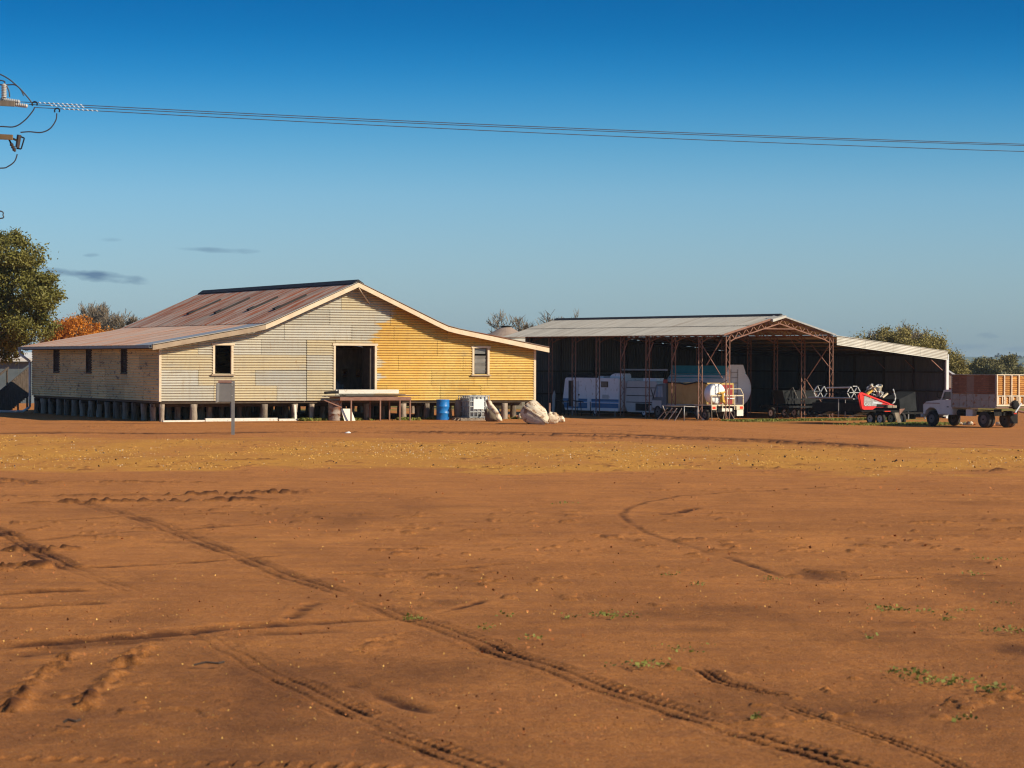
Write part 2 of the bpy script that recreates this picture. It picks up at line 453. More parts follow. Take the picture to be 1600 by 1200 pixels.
TRACKS = [
    ('tread', 0.42, 0.55, [(-8.73, 49.58), (-7.32, 45.78), (-6.03, 42.36), (-4.77, 38.27), (-3.76, 35.02), (-2.89, 32.18), (-2.27, 30.36), (-1.7, 28.58)]),
    ('tread', 0.42, 1.0, [(-1.76, 28.58), (-1.2, 26.93), (-0.62, 25.34), (-0.11, 23.66), (0.29, 22.42), (1.03, 20.3), (1.37, 19.39), (1.63, 18.55)]),
    ('tread', 0.42, 0.55, [(1.63, 18.55), (1.88, 17.99)]),
    ('tread', 0.42, 1.0, [(1.88, 17.99), (2.14, 17.35), (2.36, 16.81), (2.7, 15.82)]),
    ('tread', 0.42, 0.8, [(-9.16, 42.67), (-7.9, 39.53), (-6.96, 36.68), (-5.95, 33.56), (-5.43, 32.25)]),
    ('tread', 0.4, 0.35, [(-5.43, 32.25), (-4.94, 30.95), (-4.33, 29.42)]),
    ('tread', 0.38, 0.35, [(-3.08, 25.24), (-2.5, 23.31), (-1.99, 21.66)]),
    ('tread', 0.4, 0.75, [(-1.99, 21.66), (-1.52, 20.42), (-1.1, 19.31)]),
    ('tread', 0.4, 0.4, [(-1.1, 19.31), (-0.72, 18.32)]),
    ('tread', 0.4, 0.85, [(-0.92, 18.54), (-0.52, 17.63), (-0.11, 16.61), (0.17, 15.87)]),
    ('tread', 0.22, 0.8, [(1.63, 22.38), (1.78, 21.48), (1.91, 21.14), (2.27, 20.54)]),
    ('tread', 0.20, 0.85, [(2.16, 20.03), (2.33, 19.31), (2.49, 18.74), (2.73, 18.11), (2.89, 17.43), (3.05, 16.44)]),
    ('rut', 0.1, 0.45, [(-1.37, 21.24), (-1.13, 20.71), (-0.78, 19.87), (-0.58, 19.51)]),
    ('clod', 0.3, 0.8, [(-10.23, 49.94), (-9.24, 50.02), (-8.17, 50.34), (-6.36, 50.97), (-4.89, 51.59), (-3.99, 51.66)]),
    ('clod', 0.3, 0.9, [(-9.1, 47.31), (-8.36, 47.8), (-7.24, 48.32), (-6.04, 48.41), (-4.89, 48.95), (-4.05, 49.24)]),
    ('clod', 0.22, 0.5, [(-11.66, 56.91), (-10.59, 55.79), (-9.08, 55.92), (-6.28, 55.86)]),
    ('tread', 0.5, 0.6, [(-12.12, 58.47), (-11.1, 56.96), (-10.16, 54.94)]),
    ('clod', 0.22, 0.7, [(-7.28, 35.54), (-6.88, 35.8), (-6.46, 35.95), (-6.08, 36.35)]),
    ('clod', 0.4, 1.0, [(-6.69, 32.29), (-6.37, 32.71), (-6.16, 32.92), (-5.84, 32.94)]),
    ('clod', 0.22, 0.5, [(-6.36, 45.07), (-5.77, 45.3), (-5.11, 45.54)]),
    ('rut', 0.2, 0.9, [(-4.92, 23.75), (-4.76, 23.86), (-4.45, 24.09), (-4.13, 24.33), (-3.46, 24.81), (-2.74, 25.56), (-2.26, 25.9), (-1.56, 26.25), (-1.19, 26.66)]),
    ('rut', 0.25, 0.35, [(-4.73, 22.83), (-4.15, 23.78), (-3.4, 24.36), (-2.49, 24.97), (-1.51, 25.31)]),
    ('clod', 0.1, 0.9, [(-3.78, 19.06), (-3.88, 20.23), (-3.96, 21.16), (-4.0, 22.28), (-4.0, 23.26)]),
    ('clod', 0.1, 0.9, [(-3.29, 19.43), (-3.33, 20.56), (-3.36, 21.75), (-3.4, 22.93), (-3.38, 24.25)]),
    ('rut', 0.16, 0.7, [(-6.01, 29.02), (-5.42, 29.37), (-4.88, 29.64)]),
    ('rut', 0.16, 0.5, [(-5.68, 27.44), (-5.0, 27.83), (-4.41, 28.08)]),
    ('rut', 0.1, 0.4, [(-7.53, 36.77), (-6.72, 38.44), (-5.94, 39.65), (-5.05, 40.47), (-4.15, 41.64), (-3.38, 42.36)]),
    ('rut', 0.1, 0.4, [(-8.27, 41.38), (-6.95, 42.82), (-5.56, 44.55), (-4.32, 45.6)]),
    ('rut', 0.12, 0.5, [(-5.56, 32.75), (-4.59, 33.42), (-3.84, 34.22), (-3.15, 35.06)]),
    ('rut', 0.14, 0.35, [(-2.38, 31.92), (-1.61, 32.44), (-0.65, 33.1), (0.01, 33.88)]),
    ('rut', 0.07, 0.36, [(7.49, 56.47), (6.09, 54.07), (4.61, 52.61), (3.32, 51.0), (2.57, 48.84), (2.1, 46.46), (1.9, 44.5), (1.95, 42.04), (2.12, 40.15), (2.62, 37.36), (2.89, 34.92)]),
    ('rut', 0.12, 0.7, [(2.63, 44.55), (2.96, 45.33), (3.33, 46.55)]),
    ('clod', 0.3, 0.35, [(3.63, 40.24), (3.95, 40.41)]),
    ('lug', 0.22, 0.9, [(-3.5, 17.12), (-2.88, 17.02), (-2.11, 16.93), (-1.34, 16.87), (-0.74, 16.76), (-0.4, 16.61)]),
    ('clod', 0.12, 0.6, [(1.35, 22.27), (1.5, 22.47)]),
    ('rut', 0.09, 0.4, [(4.02, 31.47), (4.78, 31.79), (5.63, 32.12), (6.22, 32.24)]),
    ('rut', 0.07, 0.45, [(-0.74, 27.16), (-0.41, 28.03), (-0.28, 28.57)]),
    ('rut', 0.07, 0.4, [(2.93, 35.39), (3.19, 33.51), (3.37, 32.01), (3.46, 31.73)]),
    ('rut', 0.6, 0.9, [(-19.01, 92.77), (-16.59, 94.84), (-14.14, 94.34), (-11.83, 94.69), (-7.76, 97.06)]),
    ('clod', 0.6, 1.0, [(-8.64, 96.04), (-5.73, 95.6), (-2.39, 96.09), (1.18, 94.06), (4.57, 91.32), (7.71, 87.99), (10.45, 83.56), (12.42, 80.09)]),
    ('rut', 0.5, 0.8, [(-4.91, 98.4), (0.01, 97.34), (3.61, 96.12), (5.77, 92.27), (7.9, 90.24), (10.36, 86.23), (12.29, 81.89)]),
    ('rut', 0.7, 0.6, [(14.3, 98.59), (17.32, 101.81), (19.41, 102.14), (22.81, 103.63)]),
    ('clod', 0.3, 0.6, [(-7.92, 68.93), (-7.58, 68.96), (-6.9, 69.04), (-6.42, 69.55)]),
    ('clod', 0.25, 0.4, [(-14.03, 71.08), (-13.16, 71.17)]),
    ('clod', 0.4, 0.6, [(6.08, 65.68), (6.99, 64.98)]),
    ('clod', 0.4, 0.5, [(7.43, 67.48), (8.06, 67.12)]),
    ('clod', 0.4, 0.6, [(11.44, 63.49), (12.56, 64.36)]),
    ('clod', 0.16, 0.4, [(-1.39, 23.35), (-1.21, 24.33), (-0.99, 25.03)]),
    ('rut', 0.1, 0.5, [(-2.31, 26.54), (-2.2, 27.59), (-2.1, 28.18)]),
    ('rut', 0.5, 0.3, [(-21.59, 107.97), (-16.32, 108.87), (-10.65, 112.22), (-2.77, 111.22), (2.75, 109.86), (8.23, 109.65)]),
]
DAMP = [
    (3.96, 32.23, 0.57, 1.43, 0.70),
    (4.69, 24.00, 0.36, 1.14, 0.80),
    (2.07, 27.41, 2.27, 1.66, 0.55),
    (1.49, 29.69, 1.50, 1.76, 0.30),
    (4.21, 25.84, 1.30, 1.68, 0.40),
    (-0.77, 28.24, 0.43, 0.62, 0.50),
    (2.97, 21.17, 0.96, 1.60, 0.45),
    (5.82, 34.18, 1.21, 1.62, 0.35),
    (-0.72, 24.18, 0.49, 0.68, 0.50),
    (-3.48, 20.36, 0.26, 0.64, 0.50),
    (-2.87, 44.36, 0.88, 1.94, 0.40),
    (9.01, 49.32, 1.25, 1.91, 0.40),
    (3.61, 20.00, 0.81, 2.56, 0.35),
    (-0.48, 19.51, 0.98, 1.14, 0.15),
    (-4.70, 29.00, 1.44, 0.98, 0.25),
    (2.47, 24.58, 1.85, 1.51, 0.25),
    (1.92, 25.44, 0.64, 0.63, 0.45),
]
WEEDS = [
    (3.37, 21.84, 0.24),
    (3.57, 21.28, 0.38),
    (3.91, 20.79, 0.21),
    (1.01, 26.68, 0.20),
    (4.07, 27.50, 0.24),
    (4.39, 27.37, 0.34),
    (1.18, 22.31, 0.28),
    (1.60, 23.57, 0.36),
    (-0.06, 26.64, 0.17),
    (4.94, 25.26, 0.31),
    (6.35, 34.76, 0.18),
    (6.62, 34.55, 0.16),
    (3.22, 31.34, 0.13),
    (-1.01, 26.27, 0.17),
    (3.34, 19.03, 0.14),
    (0.97, 48.06, 0.30),
    (1.82, 19.05, 0.06),
    (4.87, 27.39, 0.14),
    (4.58, 26.50, 0.20),
    (2.23, 30.57, 0.11),
    (3.46, 24.62, 0.07),
    (0.61, 26.47, 0.16),
    (1.24, 26.69, 0.21),
    (5.79, 32.13, 0.16),
    (2.01, 31.94, 0.12),
    (5.46, 28.29, 0.21),
    (-0.24, 25.36, 0.12),
    (0.19, 24.49, 0.19),
]


def along(px, py, pts):
    """distance to a polyline, signed side distance and arc length"""
    best = np.full(px.shape, 1e9); sd = np.zeros(px.shape); ss = np.zeros(px.shape); acc = 0; end = np.zeros(px.shape)
    tot = sum(math.dist(a, b) for a, b in zip(pts[:-1], pts[1:]))
    for a, b in zip(pts[:-1], pts[1:]):
        ax, ay = a; dx, dy = b[0] - ax, b[1] - ay; L = math.hypot(dx, dy)
        t = ((px - ax) * dx + (py - ay) * dy) / L ** 2
        tc = np.clip(t, 0, 1)
        d = np.hypot(px - ax - tc * dx, py - ay - tc * dy)
        side = ((px - ax) * dy - (py - ay) * dx) / L
        k = d < best
        best = np.where(k, d, best); sd = np.where(k, np.where(side < 0, -d, d), sd); ss = np.where(k, acc + tc * L, ss)
        acc += L
    fade = np.clip(np.minimum(ss, tot - ss) / (.12 * tot + .01) + .25, 0, 1)
    return best, sd, ss, fade


def strip_mask(X, Y):
    n = (fbm(X * .35, Y * .35, 4, 5) - .5)
    near = 63.0 + .02 * X + 11 * n
    far = 90 - .24 * (X + 18) + 12 * n
    a = np.clip((Y - near) / 2.2 + .5, 0, 1) * np.clip((far - Y) / 4 + .5, 0, 1)
    return a * np.clip(.35 + 1.6 * (fbm(X * .6, Y * .22, 5, 9) - .22), 0, 1)


def build_ground():
    s = np.arange(690, 40, -.82)
    Yr = np.concatenate([[-40, -15, 3, 9, 13], 10600 / s, 265 * 1.09 ** np.arange(1, 37)])
    k = np.concatenate([[-18, -6, -2.5, -1.2, -.7, -.45, -.33, -.27], np.linspace(-.235, .235, 900), [.27, .33, .45, .7, 1.2, 2.5, 6, 18]])
    Yg, K = np.meshgrid(Yr, k, indexing='ij')
    X = np.clip(K * np.maximum(Yg, 16.0), -4000, 4000); Y = Yg.copy()
    x, y = X.ravel(), Y.ravel()
    z = base_z(x, y)
    near = np.clip((150 - y) / 60, 0, 1)
    z = z + near * (.07 * (fbm(x * .16, y * .16, 3, 1) - .5) + .03 * (fbm(x * .9, y * .9, 3, 2) - .5) + .014 * (fbm(x * 4.2, y * 4.2, 2, 3) - .5))
    # horizontal grading marks left by a blade, roughly across the view
    sm = near * (fbm(x * .12 + .1 * y, y * 1.9, 3, 31) - .5)
    z = z + .022 * sm * (y < 64)
    dark = np.zeros(x.shape); loose = np.zeros(x.shape)
    for kind, wd, st, pts in TRACKS:
        xs = [p[0] for p in pts]; ys = [p[1] for p in pts]
        mrg = wd * 2.2 + .3
        q = np.where((x > min(xs) - mrg) & (x < max(xs) + mrg) & (y > min(ys) - mrg) & (y < max(ys) + mrg))[0]
        if not len(q): continue
        px, py = x[q], y[q]
        wob = .25 * wd * (fbm(px * .8, py * .8, 2, 17) - .5)
        d, sd, ss, fade = along(px + wob, py, pts)
        nz = fbm(px * 5, py * 5, 3, 21)
        nz2 = fbm(px * 1.1, py * 1.1, 2, 25)
        e = fade * min(1.0, st * 1.3)
        patch = np.clip((nz2 - .20) * 2.8, .55, 1)
        if kind == 'tread':
            ins = np.clip((wd / 2 - d) / .04, 0, 1)
            chev = np.sin(2 * PI * (ss + .55 * np.abs(sd) + .05 * nz2) / .145)
            rib = np.cos(2 * PI * (sd - .02) / (wd / 2.6))
            berm = np.exp(-((d - wd / 2 - .03) / .045) ** 2)
            lug = (chev > -.1) * np.clip(.3 + nz, 0, 1)
            z[q] += e * (ins * patch * (-.012 + .012 * lug * (rib > -.5) - .012 * (rib < -.45)) + .012 * berm * patch * np.clip(nz * 2 - .5, 0, 1.2))
            dark[q] = np.maximum(dark[q], e * ins * patch * np.clip(.52 + .42 * (1 - lug) * (nz > .3) + .42 * (rib < -.3) + .5 * (nz - .5), 0, 1))
            dark[q] = np.maximum(dark[q], e * .55 * np.exp(-(d / (.8 * wd)) ** 2) * np.clip(patch + .2, 0, 1) * np.clip(.4 + nz, 0, 1))
        elif kind == 'lug':
            ins = np.clip((wd / 2 - d) / .04, 0, 1)
            bar = (np.sin(2 * PI * ss / .17) > .1)
            z[q] += e * ins * patch * (-.012 + .024 * bar)
            dark[q] = np.maximum(dark[q], e * ins * patch * (.25 + .5 * (1 - bar)))
        elif kind == 'rut':
            g = np.exp(-(d / wd) ** 2)
            z[q] += e * patch * (-.05 * g + .022 * np.exp(-((d - 1.5 * wd) / wd) ** 2)) * min(1, wd * 6) * (.5 + nz)
            dark[q] = np.maximum(dark[q], 1.9 * e * g * (.35 + .8 * patch) * np.clip(.2 + nz, 0, 1))
        else:
            g = np.exp(-(d / wd) ** 2)
            lump = np.clip((nz - .42) * 4, -.4, 1)
            z[q] += e * g * patch * .085 * lump
            dark[q] = np.maximum(dark[q], 1.25 * e * g * patch * np.clip(.40 + 1.6 * (nz - .35), 0, 1))
    for cx, cy, a, b, st in DAMP:
        q = ((x - cx) / a) ** 2 + ((y - cy) / b) ** 2
        n = fbm(x * 1.6, y * .9, 4, 41)
        dark = np.maximum(dark, 1.15 * st * np.clip(1.3 - q - 1.0 * (1 - n), 0, 1) * (q < 4))
    # scattered lumps kicked off tyres
    lum = fbm(x * 3.1, y * 3.1, 3, 51)
    big = fbm(x * .25, y * .25, 3, 53)
    k2 = np.clip((lum - .70) * 12, 0, 1) * np.clip((big - .45) * 5, 0, 1) * near
    z = z + .03 * k2; dark = np.maximum(dark, .5 * k2)
    # damper, darker soil in ragged sheets over the nearer yard
    wet = np.clip((fbm(x * .32 + 7, y * .16, 5, 43) - .47) * 3.2, 0, 1) * np.clip((62 - y) / 14, 0, 1)
    wet2 = np.clip((fbm(x * 1.1, y * .45, 5, 45) - .5) * 4, 0, 1) * np.clip((62 - y) / 20, 0, 1)
    streak = np.clip((fbm(x * .10 + 3, y * .42, 5, 49) - .50) * 4, 0, 1) * np.clip((62 - y) / 14, 0, 1)
    dark = np.maximum(dark, .24 * streak)
    front = np.clip((33 - y) / 14, 0, 1)  # lens vignette painted into the soil: darker towards the camera
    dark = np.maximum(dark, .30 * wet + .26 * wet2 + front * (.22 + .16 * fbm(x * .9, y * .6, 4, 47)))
    st = strip_mask(x, y)
    st = st * (1 - np.clip(dark * 1.3, 0, 1))
    u, v = x - LX, y - LY
    gr = np.zeros(x.shape)
    # green and dry grass beyond the yard and along the foot of the sheds
    far = np.clip((y - 196 + 22 * (fbm(x * .05, y * .05, 3, 61) - .5)) / 8, 0, 1)
    c, sn = math.cos(RYAW), math.sin(RYAW)
    ru = (x - RX) * c + (y - RY) * sn; rv = -(x - RX) * sn + (y - RY) * c
    foot = np.exp(-((rv + 1.5) / 1.6) ** 2) * np.clip((ru + 1.2) / 1.5, 0, 1) * np.clip((18 - ru) / 3, 0, 1) * np.clip((fbm(x * .6, y * .3, 3, 63) - .32) * 4, 0, 1)
    patch = np.exp(-((ru - 4.0) / 2.4) ** 2 - ((rv + 11.8) / 2.5) ** 2)
    gr = np.maximum.reduce([far * .8, foot, patch * .9])
    c, sn = math.cos(LYAW), math.sin(LYAW)
    lu = (x - LX) * c + (y - LY) * sn; lv = -(x - LX) * sn + (y - LY) * c
    edge = np.exp(-((lv + .3) / .8) ** 2) * (lu > 6) * (lu < 19) * np.clip((fbm(x * 1.2, y * .5, 3, 65) - .4) * 3, 0, 1)
    back = np.exp(-((lv - 24) / 3.0) ** 2) * (lu > 6) * (lu < 24)
    gr = np.maximum.reduce([gr, .3 * edge, .8 * back])
    V = np.stack([x, y, z], 1)
    ny, nx = X.shape
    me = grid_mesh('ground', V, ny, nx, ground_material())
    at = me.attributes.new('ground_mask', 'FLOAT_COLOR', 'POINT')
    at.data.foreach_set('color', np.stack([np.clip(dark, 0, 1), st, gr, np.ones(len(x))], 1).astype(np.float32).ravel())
    o = put('ground', me)
    o['kind'] = 'structure'
    return o


def ground_material():
    m = bpy.data.materials.new('red_soil'); m.use_nodes = True
    N, L = m.node_tree.nodes, m.node_tree.links
    b = N['Principled BSDF']; b.inputs['Roughness'].default_value = .95; b.inputs['Specular IOR Level'].default_value = .12
    at = N.new('ShaderNodeAttribute'); at.attribute_name = 'ground_mask'
    sep = N.new('ShaderNodeSeparateColor'); L.new(at.outputs['Color'], sep.inputs[0])
    tc = N.new('ShaderNodeTexCoord')

    def nz(scale, st=(1, 1, 1), det=5, lo=.35, hi=.65):
        mp = N.new('ShaderNodeMapping'); mp.inputs['Scale'].default_value = st
        L.new(tc.outputs['Object'], mp.inputs[0])
        n = N.new('ShaderNodeTexNoise'); n.inputs['Scale'].default_value = scale; n.inputs['Detail'].default_value = det
        n.inputs['Roughness'].default_value = .65
        L.new(mp.outputs[0], n.inputs[0])
        r = N.new('ShaderNodeMapRange'); r.inputs[1].default_value = lo; r.inputs[2].default_value = hi
        L.new(n.outputs[0], r.inputs[0]); return r.outputs[0]

    def mix(f, a, bb, mode='MIX'):
        x = N.new('ShaderNodeMix'); x.data_type = 'RGBA'; x.blend_type = mode
        for i, q in ((0, f), (6, a), (7, bb)):
            if isinstance(q, (int, float)): x.inputs[i].default_value = q
            elif isinstance(q, tuple): x.inputs[i].default_value = (*q, 1)
            else: L.new(q, x.inputs[i])
        return x.outputs[2]

    def mul(a, k):
        x = N.new('ShaderNodeMath'); x.operation = 'MULTIPLY'; L.new(a, x.inputs[0])
        if isinstance(k, (int, float)): x.inputs[1].default_value = k
        else: L.new(k, x.inputs[1])
        x.use_clamp = True
        return x.outputs[0]
    soil = mix(nz(.35, (1, .55, 1), 6), (.53, .207, .048), (.43, .160, .038))
    soil = mix(mul(nz(1.3, (.45, 1.3, 1), 7, .44, .66), .8), soil, (.30, .118, .036))
    soil = mix(mul(nz(5, (.6, 1, 1), 6, .50, .68), .6), soil, (.29, .108, .037))
    soil = mix(mul(nz(14, (1, 1, 1), 4, .5, .7), .6), soil, (.56, .25, .082))
    soil = mix(mul(nz(30, (1, 1, 1), 3, .52, .66), .65), soil, (.25, .094, .033))
    soil = mix(mul(nz(22, (1, 1, 1), 2, .56, .66), .5), soil, (.235, .088, .027))
    soil = mix(mul(nz(55, (1, 1, 1), 2, .50, .60), .6), soil, (.27, .10, .03))
    soil = mix(mul(nz(75, (1, 1, 1), 2, .62, .70), .7), soil, (.78, .48, .26))
    straw = mix(nz(6, (1, .5, 1), 6), (.57, .28, .042), (.47, .215, .038))
    straw = mix(mul(nz(22, (1, 1, 1), 3, .62, .74), .7), straw, (.80, .56, .24))
    straw = mix(mul(nz(2.2, (.5, 1.2, 1), 5, .5, .75), .5), straw, (.46, .20, .045))
    c = mix(mul(sep.outputs[1], .78), soil, straw)
    grass = mix(nz(1.4, (1, .6, 1), 5), (.10, .16, .03), (.26, .20, .055))
    c = mix(sep.outputs[2], c, grass)
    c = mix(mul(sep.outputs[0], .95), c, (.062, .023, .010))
    L.new(c, b.inputs['Base Color'])
    bp = N.new('ShaderNodeBump'); bp.inputs['Strength'].default_value = .8; bp.inputs['Distance'].default_value = .03
    h = N.new('ShaderNodeMath'); h.operation = 'ADD'
    L.new(nz(9, (1, 1, 1), 6, 0, 1), h.inputs[0]); L.new(mul(nz(45, (1, 1, 1), 3, 0, 1), .4), h.inputs[1])
    L.new(h.outputs[0], bp.inputs['Height']); L.new(bp.outputs[0], b.inputs['Normal'])
    return m


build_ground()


def gz(x, y): return float(base_z(np.array([x]), np.array([y]))[0])


# low hills on the horizon, and the woods on them
def build_hills():
    xs = np.linspace(-1800, 2200, 260); ys = np.linspace(2300, 4200, 24)
    Yg, Xg = np.meshgrid(ys, xs, indexing='ij')
    t = (Yg - 2300) / 1900
    z = -3 + (14.5 + 8 * (fbm(Xg * .0016 + 3, Yg * .001, 3, 71) - .5) + 3 * (fbm(Xg * .01, Yg * .004, 2, 72) - .5)) * np.clip(t * 1.6, 0, 1) * np.clip((1.15 - t) * 3, 0, 1)
    me = grid_mesh('hills', np.stack([Xg.ravel(), Yg.ravel(), z.ravel()], 1), len(ys), len(xs), M['hill'])
    o = put('hills', me); o['kind'] = 'structure'
    pts = []
    for i in range(1500):
        x = RNG.uniform(-700, 900); y = RNG.uniform(1500, 3500)
        if vnoise(np.array([x * .012]), np.array([y * .006]), 8)[0] < .45: continue
        tt = max(0, (y - 2300) / 1900)
        zz = -3 + (14.5 + 8 * (fbm(np.array([x * .0016 + 3]), np.array([y * .001]), 3, 71)[0] - .5)) * min(tt * 1.6, 1) if y > 2300 else -1.2
        pts.append((x, y, zz))
    C = []; S = []
    for x, y, z0 in pts:
        r = RNG.uniform(2.2, 4.6)
        for k in range(16):
            C.append((x + RNG.normal(0, r), y + RNG.normal(0, r), z0 + abs(RNG.normal(0, r * .42)))); S.append(r * RNG.uniform(.25, .5))
    C = np.array(C); S = np.array(S)[:, None]
    A = RNG.normal(0, 1, C.shape); A /= np.linalg.norm(A, axis=1)[:, None]
    B = np.cross(A, RNG.normal(0, 1, C.shape)); B /= np.linalg.norm(B, axis=1)[:, None]
    w_ = quads('distant_woods', C, A * S, B * S, 'woods')
    tag(w_, 'dark scattered trees along the far blue hills', 'woods', kind='stuff')


build_hills()


# ------------------------------------------------------------------ woolshed
def corr(mb, P, a0, a1, pitch, amp, bint, seg=8, phase=0.0):
    """corrugated sheet: a runs across the ribs, b along them; P(a, b, h) -> point"""
    n = max(2, int(round((a1 - a0) / pitch * seg)))
    for i in range(n):
        aa, ab = a0 + (a1 - a0) * i / n, a0 + (a1 - a0) * (i + 1) / n
        am = (aa + ab) / 2
        ha = amp * math.cos(2 * PI * (aa - phase) / pitch); hb = amp * math.cos(2 * PI * (ab - phase) / pitch)
        IA, IB, IM = bint(aa), bint(ab), bint(am)
        if not (len(IA) == len(IB) == len(IM)): IA = IB = IM
        for (p, q), (r, s) in zip(IA, IB):
            if q - p < .004 and s - r < .004: continue
            mb.add([P(aa, p, ha), P(aa, q, ha), P(ab, s, hb), P(ab, r, hb)], [(0, 1, 2, 3)])
    return mb


def cut(iv, lo, hi):
    out = []
    for p, q in iv:
        if hi <= p or lo >= q: out.append((p, q))
        else:
            if p < lo: out.append((p, lo))
            if q > hi: out.append((hi, q))
    return out


def painted_iron():
    """horizontal iron of the gable wall: dull cream to the left, old yellow paint to the right"""
    m = bpy.data.materials.new('painted_wall_iron'); m.use_nodes = True
    N, L = m.node_tree.nodes, m.node_tree.links
    b = N['Principled BSDF']; b.inputs['Roughness'].default_value = .55; b.inputs['Specular IOR Level'].default_value = .4
    tc = N.new('ShaderNodeTexCoord'); oi = N.new('ShaderNodeObjectInfo')
    sep = N.new('ShaderNodeSeparateXYZ'); L.new(tc.outputs['Object'], sep.inputs[0])

    def mth(op, a, bb, clamp=False):
        x = N.new('ShaderNodeMath'); x.operation = op; x.use_clamp = clamp
        for i, q in enumerate((a, bb)):
            if isinstance(q, (int, float)): x.inputs[i].default_value = q
            else: L.new(q, x.inputs[i])
        return x.outputs[0]

    def nz(scale, st=(1, 1, 1), det=5, lo=.35, hi=.65):
        mp = N.new('ShaderNodeMapping'); mp.inputs['Scale'].default_value = st
        L.new(tc.outputs['Object'], mp.inputs[0])
        n = N.new('ShaderNodeTexNoise'); n.inputs['Scale'].default_value = scale; n.inputs['Detail'].default_value = det
        n.inputs['Roughness'].default_value = .65
        L.new(mp.outputs[0], n.inputs[0])
        r = N.new('ShaderNodeMapRange'); r.inputs[1].default_value = lo; r.inputs[2].default_value = hi
        L.new(n.outputs[0], r.inputs[0]); return r.outputs[0]

    def mix(f, a, bb, mode='MIX'):
        x = N.new('ShaderNodeMix'); x.data_type = 'RGBA'; x.blend_type = mode
        for i, q in ((0, f), (6, a), (7, bb)):
            if isinstance(q, (int, float)): x.inputs[i].default_value = q
            elif isinstance(q, tuple): x.inputs[i].default_value = (*q, 1)
            else: L.new(q, x.inputs[i])
        return x.outputs[2]
    rnd = oi.outputs['Random']
    # left: oxidised cream and zinc, each sheet its own tone, with vertical stains
    left = mix(nz(1.1, (.35, 1, 1.2), 5, .35, .68), (.45, .41, .32), (.385, .375, .335))
    left = mix(mth('MULTIPLY', mth('GREATER_THAN', mth('FRACT', mth('MULTIPLY', rnd, 7.3), 0), .68), .5), left, (.50, .385, .185))
    left = mix(mth('MULTIPLY', nz(2.0, (3, 3, .35), 5, .5, .75), .45), left, (.30, .255, .18))
    left = mix(mth('MULTIPLY', nz(1.4, (.6, 1, 2.5), 5, .52, .7), .5), left, (.36, .35, .31))
    # right: yellow paint, deepest next to the doorway
    deep = mth('MULTIPLY', mth('SUBTRACT', 14.0, sep.outputs[0]), .24, True)
    right = mix(nz(.9, (.7, 1, 1.0), 5), (.57, .365, .085), (.57, .41, .135))
    gold = mix(nz(1.3, (1, 1, .7), 5), (.57, .335, .062), (.49, .27, .045))
    right = mix(mth('MULTIPLY', deep, .85), right, gold)
    right = mix(mth('MULTIPLY', nz(1.7, (2.2, 1, 1.0), 5, .5, .7), .55), right, (.50, .27, .06))
    right = mix(mth('MULTIPLY', nz(3.0, (1.5, 1, 4.5), 4, .55, .72), .75), right, (.34, .21, .075))
    # ragged edge of the paint
    edge = mth('ADD', sep.outputs[0], mth('MULTIPLY', mth('SUBTRACT', nz(1.3, (.25, 1, 1.8), 5, 0, 1), .5), 3.6))
    step = mth('MULTIPLY', mth('SUBTRACT', sep.outputs[2], 4.35), 3.0, True)
    lim = mth('ADD', 10.28, mth('MULTIPLY', step, .8))
    f = mth('ADD', mth('MULTIPLY', mth('SUBTRACT', edge, lim), 5.0), .5, True)
    c = mix(f, left, right)
    v = N.new('ShaderNodeMapRange'); v.inputs[3].default_value = .90; v.inputs[4].default_value = 1.10
    L.new(rnd, v.inputs[0])
    c = mix(1.0, c, v.outputs[0], 'MULTIPLY')
    c = mix(mth('MULTIPLY', nz(5, (1.2, 1, 2.2), 4, .64, .72), .75), c, (.26, .14, .06))
    c = mix(mth('MULTIPLY', nz(2.2, (3.5, 1, .45), 5, .60, .72), .65), c, (.30, .17, .075))
    c = mix(mth('MULTIPLY', nz(.8, (.7, 1, 5.0), 5, .58, .70), .45), c, (.25, .20, .13))
    L.new(c, b.inputs['Base Color'])
    return m


M['wall_paint'] = painted_iron()
M['wall_side'] = mat('weathered_side_iron', (.68, .53, .25), (.55, .44, .22), 1.2, (1, .4, 1.2), .6, spots=(.20, .14, .09), sscale=2.2, sthr=.6, sstretch=(1.2, 1.2, 2.5), vary=.16, spec=.4)

W_, LN = 18.55, 20.1
PROF = [(-.47, 3.38), (4.2, 4.205), (4.77, 4.33), (5.3, 4.545), (9.275, 6.277)]
PROF_ALL = PROF + [(18.55 - u, z) for u, z in PROF[:-1]][::-1]


def zroof(u):
    for (a, za), (b, zb) in zip(PROF_ALL[:-1], PROF_ALL[1:]):
        if a <= u <= b: return za + (zb - za) * (u - a) / (b - a)
    return 3.3


def urange(z):          # part of the gable wall at height z
    z = z + .03
    if z <= zroof(0): return 0.02, W_ - .02
    for (a, za), (b, zb) in zip(PROF[:-1], PROF[1:]):
        if za <= z <= zb:
            u = a + (b - a) * (z - za) / (zb - za)
            return max(u, .02), min(W_ - u, W_ - .02)
    return 9.27, 9.28


SHED = thing('woolshed', 'raised corrugated iron woolshed on timber stumps with rusty gable roof', 'shed', (LX, LY, 0), LYAW)
OPEN_F = [(2.56, 3.33, 2.12, 3.38), (8.36, 10.3, 1.40, 3.41), (15.36, 16.05, 2.12, 3.33)]
OPEN_S = [(a, b, 2.13, 3.27) for a, b in ((15.24, 16.2), (9.93, 10.77), (4.53, 5.39))]


